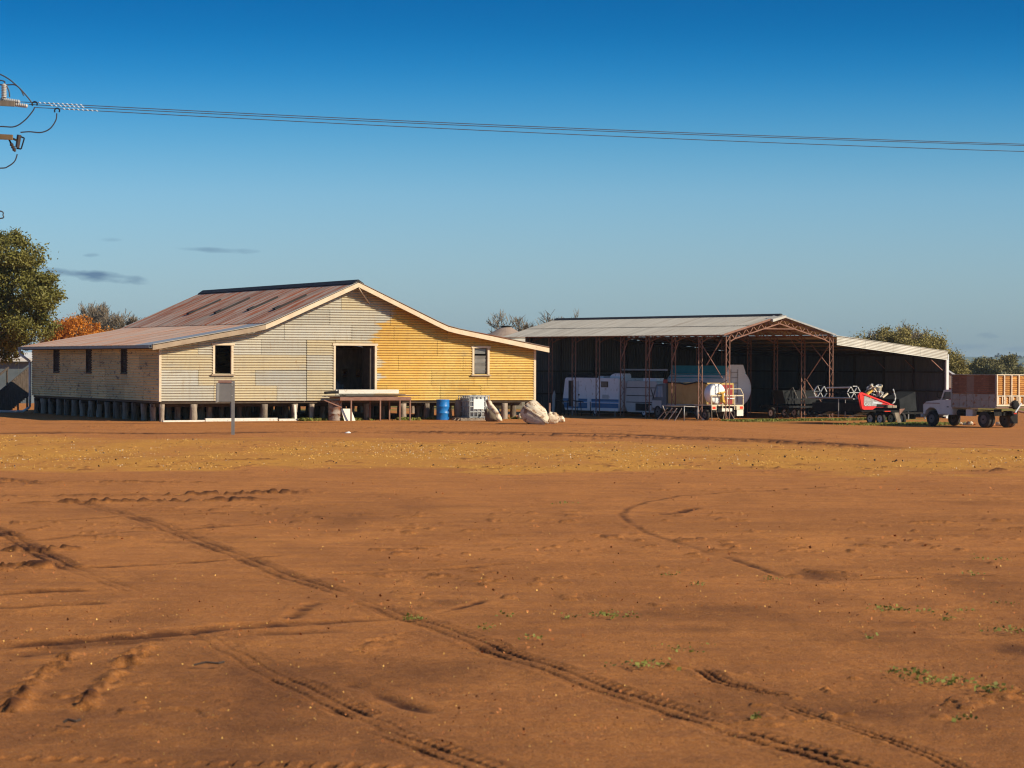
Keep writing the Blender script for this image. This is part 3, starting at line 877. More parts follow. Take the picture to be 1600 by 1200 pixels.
def front_wall():
    PIT = .115
    rng = random.Random(5)
    for k in range(8):
        za, zb = .90 + .69 * k, .90 + .69 * (k + 1)
        if za > 6.2: break
        zb = min(zb, 6.24)
        joints = [0.0]
        u = rng.uniform(1.4, 3.2)
        while u < W_ - .8:
            joints.append(u); u += rng.choice([2.1, 2.7, 3.0, 3.3])
        if k < 4:
            joints = [j for j in joints if abs(j - 6.95) > .9] + [6.95]; joints.sort()
        for (o0, o1, p0, p1) in OPEN_F:
            if p0 < zb and p1 > za:
                joints = [j for j in joints if not (o0 - .5 < j < o1 + .5)] + [o0, o1]
        joints = sorted(set(joints + [0.0]))
        joints.append(W_)
        for j0, j1 in zip(joints[:-1], joints[1:]):
            lo_, hi_ = j0 + (.014 if j0 == 6.95 else .006), j1 - (.014 if j1 == 6.95 else .006)
            off = rng.uniform(0, .007)
            sag = rng.uniform(-.004, .004)

            def bint(z, lo_=lo_, hi_=hi_):
                a, b = urange(z)
                a, b = max(a, lo_), min(b, hi_)
                if b <= a: return []
                iv = [(a, b)]
                for (o0, o1, p0, p1) in OPEN_F:
                    if p0 < z < p1: iv = cut(iv, o0, o1)
                return iv
            mb = MB()
            corr(mb, lambda a, b, h: (b, -.026 - off - h, a + sag * (b - lo_)), za, zb, PIT, .027, bint)
            if mb.f: mb.build('wall_sheet', 'wall_paint', SHED)


front_wall()


def side_wall():
    rng = random.Random(9)
    for k in range(4):
        za, zb = .90 + .69 * k, min(.90 + .69 * (k + 1), 3.42)
        joints = [0.0]; v = rng.uniform(1.5, 3.0)
        while v < LN - .8:
            joints.append(v); v += rng.choice([2.4, 2.7, 3.0])
        for (o0, o1, p0, p1) in OPEN_S:
            if p0 < zb and p1 > za:
                joints = [j for j in joints if not (o0 - .5 < j < o1 + .5)] + [o0, o1]
        joints = sorted(set(joints + [0.0]))
        joints.append(LN)
        for j0, j1 in zip(joints[:-1], joints[1:]):
            off = rng.uniform(0, .008)

            def bint(z, j0=j0, j1=j1):
                iv = [(j0 + .006, j1 - .006)]
                for (o0, o1, p0, p1) in OPEN_S:
                    if p0 < z < p1: iv = cut(iv, o0, o1)
                return iv
            mb = MB()
            corr(mb, lambda a, b, h: (-.016 - off - h, b, a), za, zb, .115, .020, bint)
            if mb.f: mb.build('wall_sheet', 'wall_side', SHED)


side_wall()
# the two walls that face away
for nm, fn in (('back', 0), ('right', 1)):
    for k in range(8 if fn == 0 else 4):
        za, zb = .90 + .69 * k, min(.90 + .69 * (k + 1), 6.24 if fn == 0 else 3.42)
        mb = MB()
        if fn == 0: corr(mb, lambda a, b, h: (b, LN + .012 + h, a), za, zb, .115, .013, lambda z: [urange(z)], 4)
        else: corr(mb, lambda a, b, h: (W_ + .012 + h, b, a), za, zb, .115, .013, lambda z: [(0, LN)], 4)
        mb.build('wall_sheet', 'wall_side', SHED)

# floor, bearers, inner lining
MB().box(.05, .05, .80, W_ - .05, LN - .05, .90).build('floor', 'floorboards', SHED)
for i in range(8):
    v = 1.3 + i * (LN - 1.6) / 7
    MB().box(.05, v - .06, .62, W_ - .05, v + .06, .797).build('bearer', 'dark_timber', SHED)
# partition of the catching pens seen through the doorway, with three square ports
mb = MB()
for x0, x1, z0, z1 in [(9.6, 12.9, .90, 1.95), (9.6, 12.9, 2.35, 3.3), (9.6, 10.2, 1.95, 2.35), (10.45, 10.85, 1.95, 2.35), (11.1, 11.5, 1.95, 2.35), (11.75, 12.9, 1.95, 2.35)]:
    mb.box(x0, 5.0, z0, x1, 5.06, z1)
mb.build('partition', 'timber_grey', SHED)

for i in range(5):        # added dark sheets hiding the sunlit ground behind the left underfloor
    mb = MB(); corr(mb, lambda a, b, h: (a, LN - .3 + h, b), 0.1 + 2.4 * i, 2.49 + 2.4 * i, .127, .01, lambda a: [(-.35, .78)], 4); mb.build('added_backing', 'dark', SHED)
# stumps
SV = []
for i in range(3):
    rr = [1.0, .86 + .1 * i, .92, 1.06]
    n = 9; vs_, fs_ = [], []
    for j, (zz, r) in enumerate(zip((-.15, .2, .5, .76), rr)):
        for q in range(n):
            a = 2 * PI * q / n
            e = 1 + .16 * (noise.noise((q * 1.3 + i * 9, j * .8, i)) if True else 0)
            vs_.append((.15 * r * e * math.cos(a), .15 * r * e * math.sin(a), zz))
    for j in range(3):
        fs_ += [(j * n + q, j * n + (q + 1) % n, (j + 1) * n + (q + 1) % n, (j + 1) * n + q) for q in range(n)]
    fs_.append(tuple(3 * n + q for q in range(n)))
    b_ = MB(); b_.add(vs_, fs_)
    SV.append(b_.mesh('stump', M['stump'], True))
spots_ = []
for u in (.16, 1.63, 4.96, 6.45, 7.25, 9.99, 11.82, 13.0, 14.9, 17.03, 18.25): spots_.append((u, .16))
for v in np.linspace(1.35, LN - .2, 15): spots_.append((.17, v))
for u in (1.5, 2.9, 4.3, 5.7, 7.1, 8.5, 10.0, 11.6, 13.3, 15.0, 16.8, 18.3):
    for v in (1.8, 3.5, 5.3, 7.2, 9.3, 11.5, 14.0, 16.8, 19.6): spots_.append((u + random.uniform(-.25, .25), v + random.uniform(-.2, .2)))
for u, v in spots_:
    if (u, v) != (u, v): continue
    s = put('stump', random.choice(SV), SHED, (u, v, 0))
    k = random.uniform(.85, 1.15)
    s.scale = (k, k, 1); s.rotation_euler = (random.uniform(-.04, .04), random.uniform(-.04, .04), random.uniform(0, 6))

# roof sheets (one mesh per kind, shared), ridge cap, barges, gutter
PITR = .1283
NS = 27
v_lo, v_hi = -.50, LN + .3
SWID = (v_hi - v_lo) / NS


def roof_mesh(prof, m, side):
    mb = MB(); seg = 6
    n = int(round(SWID / PITR * seg))
    pts = prof
    vs_ = []
    for i in range(n + 1):
        v = SWID * i / n
        h = .013 * math.cos(2 * PI * v / (SWID / 6))
        for u, z in pts: vs_.append((u, v, z + .03 + h))
    k = len(pts)
    mb.add(vs_, [(i * k + j, i * k + j + 1, (i + 1) * k + j + 1, (i + 1) * k + j) for i in range(n) for j in range(k - 1)])
    return mb.mesh('roof_sheet', M[m], False)


up_l = [(9.275, 6.277), (7.2, 5.373), (5.3, 4.545), (4.85, 4.36)]
lo_l = [(5.0, 4.395), (4.77, 4.305), (4.2, 4.18), (1.9, 3.775), (-.53, 3.345)]
mir = lambda p: [(18.55 - u, z) for u, z in p]
RM = dict(ul=roof_mesh(up_l, 'roof_rust', 0), ll=roof_mesh(lo_l, 'roof_low', 0), ur=roof_mesh(mir(up_l), 'roof_rust', 1),
          lr=roof_mesh(mir(lo_l), 'roof_low', 1), nl=roof_mesh(lo_l, 'roof_new', 0))
for i in range(NS):
    for key in ('ul', 'll', 'ur', 'lr'):
        me = RM[key]
        if key == 'll' and i < 3: me = RM['nl']
        o = put('roof_sheet', me, SHED, (0, v_lo + SWID * i, random.uniform(0, .006)))
        if me is RM['nl']: o['label'] = 'newer silver roof sheet'
MB().prism([(9.0, v_lo - .02, 6.24), (9.275, v_lo - .02, 6.42), (9.55, v_lo - .02, 6.24), (9.5, v_lo - .02, 6.17), (9.275, v_lo - .02, 6.31), (9.05, v_lo - .02, 6.17)],
           (0, v_hi - v_lo + .04, 0)).build('ridge_cap', 'ridge', SHED)
# long lifted laps in the upper slope
for v0, uu in ((14.0, (7.95, 6.35)), (9.9, (7.95, 6.3)), (5.9, (7.85, 6.5)), (2.4, (7.9, 6.45))):
    p0 = (uu[0], v0, zroof(uu[0]) + .085); p1 = (uu[1], v0, zroof(uu[1]) + .085)
    MB().beam(p0, p1, .10, .07).build('lifted_lap', 'ridge', SHED)
    MB().beam((uu[1] + .2, v0 + .1, zroof(uu[1] + .2) + .10), (uu[1] - .12, v0 + .1, zroof(uu[1] - .12) + .10), .34, .06).build('lap_end', 'ridge', SHED)
# barge boards along the front verge: a length of each slope
def barge(pts, m):
    mb = MB()
    top = [(u, z + .005) for u, z in pts]; bot = [(u, z - .20) for u, z in pts]
    k = len(pts)
    for v in (-.545, -.50):
        mb.v += [(u, v, z) for u, z in top] + [(u, v, z) for u, z in bot]
    for i in range(k - 1):
        a, b, c, d = i, i + 1, k + i + 1, k + i
        o = 2 * k
        mb.f += [(a, b, c, d), (o + d, o + c, o + b, o + a), (a, o + a, o + b, b), (d, c, o + c, o + d)]
    mb.f += [(0, k, 3 * k, 2 * k), (k - 1, 3 * k - 1, 4 * k - 1, 2 * k - 1)]
    return mb.build('barge_board', m, SHED)


barge([(-.50, 3.35), (4.2, 4.18), (4.77, 4.305)], 'trim_tan')
barge([(4.775, 4.307), (5.3, 4.52), (9.273, 6.265)], 'trim')
barge([(9.277, 6.265), (13.25, 4.52), (13.775, 4.307)], 'trim')
barge([(13.78, 4.305), (14.35, 4.18), (19.05, 3.35)], 'trim')
# verge flashing above the barges
for pts in ([(-.5, 3.41), (4.2, 4.235), (4.77, 4.37), (5.3, 4.58), (9.2, 6.28)], [(9.35, 6.28), (13.25, 4.58), (13.78, 4.37), (14.35, 4.235), (19.05, 3.41)]):
    mb = MB()
    for (a, za), (b, zb) in zip(pts[:-1], pts[1:]): mb.beam((a, -.49, za), (b, -.49, zb), .14, .02)
    mb.build('verge_flashing', 'roof_grey' if pts[0][0] < 0 else 'roof_rust', SHED)
MB().beam((9.3, -.52, 6.02), (10.05, -.03, 5.32), .04, .04).build('gable_brace', 'trim', SHED)
# eave lining: rafters' tails and a dark soffit board on the left
MB().box(-.46, -.4, 3.20, -.40, LN + .2, 3.33).build('eave_board', 'dark_timber', SHED)
MB().prism([(-.66, -.5, 3.24), (-.53, -.5, 3.24), (-.53, -.5, 3.36), (-.545, -.5, 3.36), (-.545, -.5, 3.26), (-.645, -.5, 3.26), (-.645, -.5, 3.36), (-.66, -.5, 3.36)],
           (0, LN + .85, 0)).build('gutter', 'gutter', SHED)
dp = MB(); dp.tube([(-.6, LN + .2, 3.24), (-.6, LN + .2, 3.02), (-.14, LN - .05, 2.62), (-.14, LN - .05, .30), (-.5, LN + .02, .07), (-7.6, LN + 3.2, .05)], .065, 10)
dp.build('downpipe', 'pipe_white', SHED, True)
# corner trims
MB().box(-.035, -.05, .88, .07, .06, 3.44).build('corner_trim', 'trim', SHED)
MB().box(W_ - .07, -.05, .88, W_ + .05, .08, 3.40).build('corner_trim', 'trim', SHED)


# openings of the gable wall: frame > sill, panes
def front_window(u0, u1, z0, z1, sill=True, panes=0):
    f = MB(); t = .10
    f.box(u0 - t, -.06, z0 - .02, u0, .08, z1); f.box(u1, -.06, z0 - .02, u1 + t, .08, z1)
    f.box(u0 - t - .05, -.075, z1 + .003, u1 + t + .05, .08, z1 + .10)
    fr = f.build('window_frame' if sill else 'door_frame', 'trim', SHED)
    if sill: MB().box(u0 - t - .08, -.13, z0 - .09, u1 + t + .06, .08, z0 - .023).build('sill', 'trim_tan', fr)
    MB().box(u0 - .0, .10, z0, u0 + .05, .16, z1).build('sash_stile', 'dark_timber', fr)
    for i in range(panes):
        h = (z1 - z0) * .68 / panes
        za = z0 + .03 + i * h
        b_ = MB(); b_.hexa([(u0 + .06, .075, za), (u1 - .06, .075, za), (u1 - .06, .055, za), (u0 + .06, .055, za),
                            (u0 + .06, .035, za + h + .01), (u1 - .06, .035, za + h + .01), (u1 - .06, .02, za + h + .01), (u0 + .06, .02, za + h + .01)])
        b_.build('louvre_pane', 'louvre', fr)
    if panes:
        MB().box(u0 + .06, .05, z1 - .26, u1 - .06, .06, z1 - .03).build('louvre_pane', 'louvre', fr)
    return fr


front_window(*OPEN_F[0])
front_window(*OPEN_F[2], panes=5)
dr = front_window(*OPEN_F[1], sill=False)
MB().box(10.12, .10, 1.42, 10.29, .95, 3.38).build('sliding_door', 'dark_timber', dr)
for a, b, z0, z1 in OPEN_S:
    f = MB()
    f.box(-.05, a, z0, .06, a + .07, z1); f.box(-.05, b - .07, z0, .06, b, z1); f.box(-.05, a - .04, z0 - .07, .06, b + .04, z0 - .003)
    f.box(-.05, a - .02, z1 + .003, .06, b + .02, z1 + .07)
    fr = f.build('window_frame', 'dark_timber', SHED)
    for i in range(6):
        zz = z0 + .03 + i * (z1 - z0 - .06) / 6
        MB().hexa([(.05, a + .075, zz), (.05, b - .075, zz), (.045, b - .075, zz), (.045, a + .075, zz), (.0, a + .075, zz + .17), (.0, b - .075, zz + .17),
                   (-.006, b - .075, zz + .17), (-.006, a + .075, zz + .17)]).build('louvre_pane', 'dark', fr)
# pale wool bale just inside the doorway
wb = MB(); wb.box(-.35, -.35, 0, .35, .35, .85)
o = wb.build('wool_bale', 'light_grey', None, True, .14)
o.location = WL(9.85, 3.6, .90); o.rotation_euler = (0, 0, .3)
tag(o, 'pale rounded wool bale in the dark doorway of the woolshed', 'bale')


# ------------------------------------------------------------------ things along the front of the woolshed
def drum(name, label, m, loc, r=.29, h=.88, tilt=0):
    mb = MB()
    mb.lathe((0, 0, 0), (0, 0, 1), [(0, r * .97), (.0, r), (.02, r * 1.02), (.05, r), (h * .33, r), (h * .345, r * 1.035), (h * .36, r), (h * .65, r), (h * .665, r * 1.035), (h * .68, r),
                                    (h - .05, r), (h - .02, r * 1.02), (h, r), (h, r * .95), (h - .025, r * .94)], 24)
    t = thing(name, label, 'drum', loc, random.uniform(0, 6))
    mb.build('drum_body', m, t, True)
    lid = MB(); lid.cyl((.6 * r, 0, h - .024), (.6 * r, 0, h + .008), .035, .03, 8); lid.build('bung', m, t)
    return t


x, y, _ = WL(8.05, -.75); drum('oil_drum', 'rusty grey oil drum under the left end of the loading bench', 'rust_drum', (x, y, gz(x, y)), .31, .92)
x, y, _ = WL(13.42, -.75); drum('plastic_drum', 'bright blue plastic drum standing at the foot of the yellow wall', 'blue_plastic', (x, y, gz(x, y)), .30, .95)
x, y, _ = WL(14.22, -.8)
mb = MB(); mb.lathe((0, 0, 0), (0, 0, 1), [(0, .17), (.3, .20), (.62, .205), (.86, .18), (.95, .16)], 14)
t = thing('timber_post', 'short thick brown log post between blue drum and caged tank', 'post', (x, y, gz(x, y))); mb.build('log', 'brown_drum', t, True)
MB().cyl((.12, 0, .5), (.12, 0, .96), .03, .03, 6).build('iron_strap', 'grey_steel', t)

bd = MB(); bd.hexa([(-.22, 0, 0), (.30, -.05, 0), (.30, -.03, 0), (-.22, .02, 0), (-.30, .22, .55), (.18, .20, .55), (.18, .22, .55), (-.30, .24, .55)])
o = bd.build('leaning_board', 'white_board'); x, y, _ = WL(8.52, -1.25); o.location = (x, y, gz(x, y)); o.rotation_euler = (0, 0, LYAW)
tag(o, 'square cream board leaning against the rusty drum', 'board')

# loading bench with its load of timber and iron
t = thing('loading_bench', 'rusty steel framed bench under the woolshed doorway', 'bench', (*WL(8.0, -1.45)[:2], 0), LYAW)
MB().box(.0, .0, 1.03, 3.5, 1.25, 1.08).build('bench_top', 'rust_steel', t)
MB().beam((.0, .02, .98), (3.5, .02, .98), .05, .10).build('front_rail', 'rust_steel', t)
for u in (.55, 1.98, 2.95, 3.46):
    for v in (.03, 1.2):
        MB().box(u - .03, v - .03, 0, u + .03, v + .03, 1.03).build('leg', 'rust_steel', t)
MB().beam((.1, .05, .62), (-.75, .05, .95), .05, .05).build('brace', 'rust_steel', t)
for i, (u0, u1, v, z, ang) in enumerate([(.05, 3.0, .35, 1.24, .0), (.3, 3.05, .55, 1.24, .02), (.1, 3.1, .80, 1.25, -.01)]):
    b_ = MB().box(0, -.09, 0, u1 - u0, .09, .17 if i == 0 else .16)
    o = b_.build('timber_beam', 'pale_timber'); o.location = (*WL(8.0 + u0, -1.45 + v)[:2], z); o.rotation_euler = (0, 0, LYAW + ang)
    tag(o, ['front one of the pale timber beams stacked on the loading bench', 'middle one of the pale timber beams on the loading bench', 'rear one of the pale timber beams on the loading bench'][i], 'timber', 'timber beams on the loading bench')
for i, (u0, u1, v, z, rz, m_, lab) in enumerate([(-.55, 2.9, .1, 1.085, .0, 'grey_steel', 'lowest loose roofing sheet lying on the loading bench'),
                                                 (.4, 4.1, .25, 1.135, .015, 'light_grey', 'pale roofing sheet jutting past the right end of the loading bench'),
                                                 (.3, 3.3, .2, 1.18, -.02, 'roof_grey', 'grey roofing sheet under the timber beams on the loading bench')]):
    b_ = MB()
    corr(b_, lambda a, b, h: (b, a, h), 0, .76, .127, .014, lambda a: [(0, u1 - u0)], 6)
    o = b_.build('roofing_sheet', m_); o.location = (*WL(8.0 + u0, -1.45 + v)[:2], z + .015); o.rotation_euler = (0, .0, LYAW + rz)
    tag(o, lab, 'roofing sheet', 'loose roofing sheets on the bench')
o = MB().cyl((0, 0, 0), (.95, .1, .05), .06, .05, 8).build('fence_strainer', 'black_steel'); o.location = (*WL(7.35, -1.2)[:2], 1.27); o.rotation_euler = (0, 0, LYAW)
tag(o, 'short dark steel bar sticking out left of the loading bench', 'bar')

# pallet and caged tank
def pallet(loc, rz, label, L_=1.25, D_=1.1):
    t = thing('pallet', label, 'pallet', loc, rz)
    for v in (0, D_ / 2 - .05, D_ - .1): MB().box(0, v, 0, L_, v + .1, .10).build('bearer', 'timber_grey', t)
    for i in range(7):
        u = i * (L_ - .11) / 6
        MB().box(u, 0, .102, u + .11, D_, .125).build('slat', 'timber_grey', t)
    return t


x, y, _ = WL(13.6, -2.3); pallet((x, y, gz(x, y)), LYAW, 'low grey timber pallet on the dirt in front of the brown log post', 1.3, .9)
x, y, _ = WL(14.25, -1.9)
t = thing('caged_tank', 'square white plastic tank in a galvanised cage on its pallet', 'tank', (x, y, gz(x, y)), LYAW)
body = MB().box(.04, .04, .16, .96, 1.16, 1.12); body.build('plastic_tank', 'ibc_plastic', t, True, .06)
for zz in (.02,):
    for u in (0, .44, .88): MB().box(u, 0, zz, u + .12, 1.2, zz + .12).build('pallet_foot', 'cage', t)
mb = MB()
for zz in (.16, .40, .64, .88, 1.13):
    for a, b in (((0, 0), (1, 0)), ((1, 0), (1, 1.2)), ((1, 1.2), (0, 1.2)), ((0, 1.2), (0, 0))):
        mb.beam((*a, zz), (*b, zz), .03, .04)
for i in range(6):
    u = i / 5
    mb.beam((u, 0, .14), (u, 0, 1.15), .03, .03); mb.beam((u, 1.2, .14), (u, 1.2, 1.15), .03, .03)
for i in range(1, 6):
    v = i * .2
    mb.beam((0, v, .14), (0, v, 1.15), .03, .03); mb.beam((1, v, .14), (1, v, 1.15), .03, .03)
mb.build('cage', 'cage', t)
MB().box(.18, -.028, .52, .72, -.018, .98).build('label_plate', 'paper', t)
MB().cyl((.5, .6, 1.12), (.5, .6, 1.18), .11, .11, 14).build('cap', 'black_steel', t)
MB().cyl((.5, .0, .24), (.5, -.08, .22), .05, .05, 10).build('tap', 'black_steel', t)


# crumpled cream tank halves lying by the shed's right corner
def lump(pts, m, sub=2, amp=.03, bev=.05, seed=0):
    bm = bmesh.new()
    for p in pts: bm.verts.new(p)
    bmesh.ops.convex_hull(bm, input=bm.verts[:])
    loose = [v for v in bm.verts if not v.link_faces]
    bmesh.ops.delete(bm, geom=loose, context='VERTS')
    bmesh.ops.bevel(bm, geom=bm.edges[:], offset=bev, segments=2, affect='EDGES', clamp_overlap=True)
    bmesh.ops.triangulate(bm, faces=bm.faces[:])
    for _ in range(sub): bmesh.ops.subdivide_edges(bm, edges=[e for e in bm.edges if e.calc_length() > .14], cuts=1)
    bm.normal_update()
    for v in bm.verts:
        n = noise.noise((v.co + Vector((seed, 0, 0))) * 3.1) + .5 * noise.noise((v.co + Vector((0, seed, 0))) * 7)
        v.co += v.normal * amp * n
    me = bpy.data.meshes.new('lump'); bm.to_mesh(me); bm.free()
    me.materials.append(M[m])
    for p in me.polygons: p.use_smooth = True
    return me


t = thing('broken_tank', 'large crumpled cream fibreglass tank tipped over by the right corner of woolshed', 'tank', (1.11, 110.9, 0))
hull = lump([(-.78, .2, .48), (-.62, -.05, .80), (-.30, .1, 1.02), (-.08, .5, 1.06), (.34, .45, .70), (.50, -.35, .30), (.40, -.45, .0), (-.20, -.15, .0), (-.62, .0, .12), (-.70, .9, .3), (-.2, 1.0, .95), (.3, .9, .1), (-.4, .9, 0)], 'fibreglass', seed=1)
o = put('shell', hull, t)
o = put('end_cap', lump([(.42, .0, .0), (.45, -.1, .52), (.62, -.1, .58), (.88, .05, .48), (.95, .1, .18), (.85, .1, 0), (.5, .7, .5), (.85, .7, .4), (.5, .7, 0), (.85, .7, 0)], 'fibreglass', seed=4), t)
MB().beam((-.60, -.09, .80), (.46, -.40, .06), .05, .05).build('rim_flange', 'fibreglass', t)
MB().box(-.02, -.02, .60, .16, .04, .68).build('patch', 'timber_grey', t)
MB().cyl((.53, .3, .45), (.53, .3, .92), .035, .035, 6).build('iron_stake', 'rust_steel', t)
o = put('fibreglass_piece', lump([(-.25, 0, 0), (-.25, .05, .25), (.05, 0, .33), (.16, .1, .28), (.27, .05, .08), (.25, .1, 0), (-.2, .5, .2), (.1, .5, .25), (.2, .5, 0), (-.2, .5, 0)], 'fibreglass', seed=7))
o.location = (2.15, 114.6, 0); tag(o, 'small broken cream piece lying right of the large crumpled tank', 'debris')
t = thing('half_tank', 'narrow cream tank half leaning diagonally beside the caged tank', 'tank', (-.75, 115.3, 0), .1)
put('shell', lump([(-.42, .2, 1.02), (-.22, .1, 1.0), (.02, 0, .66), (.34, -.05, .12), (.30, -.05, .0), (.12, -.05, 0), (-.30, .1, .62), (-.4, .6, 1.0), (-.2, .6, .9), (.3, .5, 0), (-.1, .5, 0)], 'fibreglass', seed=11), t)
put('belly', lump([(-.46, .05, .08), (-.46, .1, .62), (-.30, -.05, .60), (.0, -.12, .32), (.16, -.12, .02), (-.3, -.05, 0), (-.4, .6, .5), (.1, .6, .1), (-.4, .6, 0)], 'tan_rubber', seed=13), t)
o = put('rubble_lump', lump([(-.3, 0, 0), (-.2, 0, .28), (.12, 0, .36), (.3, 0, .25), (.26, 0, 0), (-.2, .4, .2), (.2, .4, .2), (.2, .4, 0), (-.2, .4, 0)], 'fibreglass', seed=17))
o.location = (*WL(17.6, -.6)[:2], 0); tag(o, 'low pale lump on the dirt under the right end of woolshed', 'debris')
mb = MB(); mb.lathe((0, 0, 0), (0, 0, 1), [(0, .2), (.02, .22), (.4, .22), (.45, .18), (.47, .08)], 14)
o = mb.build('small_blue_container', 'stripe_blue', None, True); o.location = (*WL(17.75, 2.6)[:2], 0)
tag(o, 'small blue container in the shade under the right end of woolshed', 'container')

# pale timbers lying along the foot of the stumps
for nm, a, b, hh, lab in (('fallen_plank', (2.0, -.35), (5.45, -.25), .14, 'long pale plank lying on edge in front of the stumps left of the post'),
                          ('fallen_plank', (5.5, -.3), (7.1, -.2), .10, 'shorter pale plank lying right of the long one at the stumps'),
                          ('fallen_plank', (-.1, -.75), (1.9, -.55), .07, 'flat grey plank on the dirt at the left front corner of woolshed')):
    b_ = MB().beam((*WL(*a)[:2], hh / 2), (*WL(*b)[:2], hh / 2), .12, hh)
    tag(b_.build(nm, 'pale_timber'), lab, 'plank', 'planks lying at the foot of the woolshed')
o = MB().beam((*WL(6.35, -.25)[:2], 0), (*WL(6.37, -.1)[:2], .72), .09, .03).build('upright_board', 'white_board'); tag(o, 'thin white board standing upright among the stumps left of the drum', 'board')

# meter board on its post
t = thing('meter_post', 'grey steel post with meter box standing alone in front of woolshed', 'post', (-10.18, 93.3, 0), .06)
MB().box(-.045, -.045, -.2, .075, .045, 1.95).build('post', 'meter', t)
bx = MB().box(-.50, -.12, 1.20, -.05, .10, 1.88).build('meter_box', 'meter', t)
MB().prism([(-.52, -.14, 1.88), (-.03, -.14, 1.88), (-.03, .13, 1.96), (-.52, .13, 1.96)], (0, 0, .02)).build('lid', 'rust_steel', bx)
MB().hexa([(-.60, -.34, 1.17), (-.56, -.34, 1.17), (-.49, -.125, 1.20), (-.51, -.125, 1.20), (-.58, -.30, 1.86), (-.54, -.30, 1.86), (-.47, -.125, 1.88), (-.49, -.125, 1.88)]).build('open_door', 'meter', bx)
MB().cyl((-.06, .0, .62), (-.06, 0, 1.2), .025, .025, 8).build('conduit', 'gutter', t)
for zz in (1.80, 1.42, 1.9): MB().cyl((-.02, -.05, zz), (-.02, -.065, zz), .018, .018, 8).build('bolt', 'light_grey', t)
mb = MB(); put_ = lump([(-.13, 0, 0), (-.1, .05, .06), (.06, 0, .09), (.14, 0, .03), (.1, .15, .05), (-.1, .15, 0), (.12, -.1, 0), (-.1, -.1, 0)], 'rag', 2, .02, .01, 3)
o = put('rag', put_); o.location = (-6.08, 94.7, 0); tag(o, 'crumpled white rag lying on the red dirt before the woolshed', 'rag')


# ------------------------------------------------------------------ machinery shed
MSHED = thing('machinery_shed', 'long open sided machinery shed of red oxide trusses with grey iron roof', 'shed', (RX, RY, RZ), RYAW)
NB, BAY = 9, 2.83
MW, MRID, EAVE, RIDGE = 9.13, 4.46, 5.58, 6.79


def rafter(u):
    return EAVE + (RIDGE - EAVE) * (u / MRID if u <= MRID else (MW - u) / (MW - MRID))


def lattice(mb, p0, p1, off, n, r=.03, rw=.016):
    p0, p1, off = Vector(p0), Vector(p1), Vector(off)
    mb.beam(p0, p1, 2 * r, 2 * r); mb.beam(p0 + off, p1 + off, 2 * r, 2 * r)
    for i in range(n):
        a, b = p0.lerp(p1, i / n), p0.lerp(p1, (i + 1) / n)
        if i % 2: mb.beam(a, b + off, 2 * rw, 2 * rw)
        else: mb.beam(a + off, b, 2 * rw, 2 * rw)


col_me = {}
mb = MB(); lattice(mb, (0, 0, 0), (0, 0, EAVE - .1), (.3, 0, 0), 12, .024, .010); col_me['l'] = mb.mesh('column', M['rust_steel'])
mb = MB(); lattice(mb, (0, 0, 0), (0, 0, EAVE - .1), (-.3, 0, 0), 12, .024, .010); col_me['r'] = mb.mesh('column', M['rust_steel'])
mb = MB()
nn = 7
for (u0, u1) in ((.08, MRID), (MW - .08, MRID)):
    pt = [(u0 + (u1 - u0) * i / nn) for i in range(nn + 1)]
    for i in range(nn):
        mb.beam((pt[i], 0, rafter(pt[i]) - .06), (pt[i + 1], 0, rafter(pt[i + 1]) - .06), .07, .07)
        za, zb = rafter(pt[i]) - .46, rafter(pt[i + 1]) - .46
        a = (pt[i] + (.28 if i == 0 else 0) * (1 if u0 < 1 else -1), 0, za); b = (pt[i + 1], 0, zb)
        mb.beam(a, b, .07, .07)
        m_ = (pt[i] + pt[i + 1]) / 2
        mb.beam((pt[i], 0, za), (m_, 0, rafter(m_) - .08), .045, .045); mb.beam((m_, 0, rafter(m_) - .08), (pt[i + 1], 0, zb), .045, .045)
mb.beam((3.2, 0, rafter(3.2) - .47), (5.75, 0, rafter(5.75) - .47), .06, .06)
truss_me = mb.mesh('roof_truss', M['rust_steel'])
for i in range(NB):
    v = .1 + BAY * i
    put('column', col_me['l'], MSHED, (0, v, 0)); put('column', col_me['r'], MSHED, (MW, v, 0))
    put('roof_truss', truss_me, MSHED, (0, v, 0))
for a, b in (((0, 2.86, 5.2), (0, .47, 2.76)), ((0, .54, 5.28), (0, 2.1, 3.6)), ((0, 5.7, 3.9), (0, 5.1, 5.1)), ((0, 8.5, 3.9), (0, 7.8, 5.1)), ((0, 11.4, 3.9), (0, 10.7, 5.1)),
             ((9, 4.16, 5.29), (9, 3.0, 4.2)), ((9, .26, 4.99), (9, 2.61, 2.63)), ((9, 2.1, 5.0), (9, .12, 3.32)), ((9, 1.84, 1.85), (9, .82, .9)), ((9, 2.6, 2.6), (9, .3, .4)), ((19.2, 3.0, 3.4), (19.2, 3.9, 4.0)), ((19.2, 6.0, 3.4), (19.2, 6.9, 4.0)), ((19.1, .1, 3.3), (18.0, .1, 4.05))):
    MB().beam(a, b, .05, .05).build('brace', 'rust_steel', MSHED)
mb = MB(); mb.tube([(0, 2.85 * (1 - t), 2.62 - .35 * math.sin(PI * t)) for t in np.linspace(0, 1, 9)], .022, 5); mb.build('hanging_cable', 'black_steel', MSHED)
mb = MB(); mb.tube([(9, 2.7 * (1 - t) + .1, 2.6 - .25 * math.sin(PI * t)) for t in np.linspace(0, 1, 9)], .02, 5); mb.build('hanging_cable', 'black_steel', MSHED)
MB().beam((4, 16.6, 3.24), (4, 11.38, 3.24), .08, .10).build('rail', 'light_grey', MSHED)
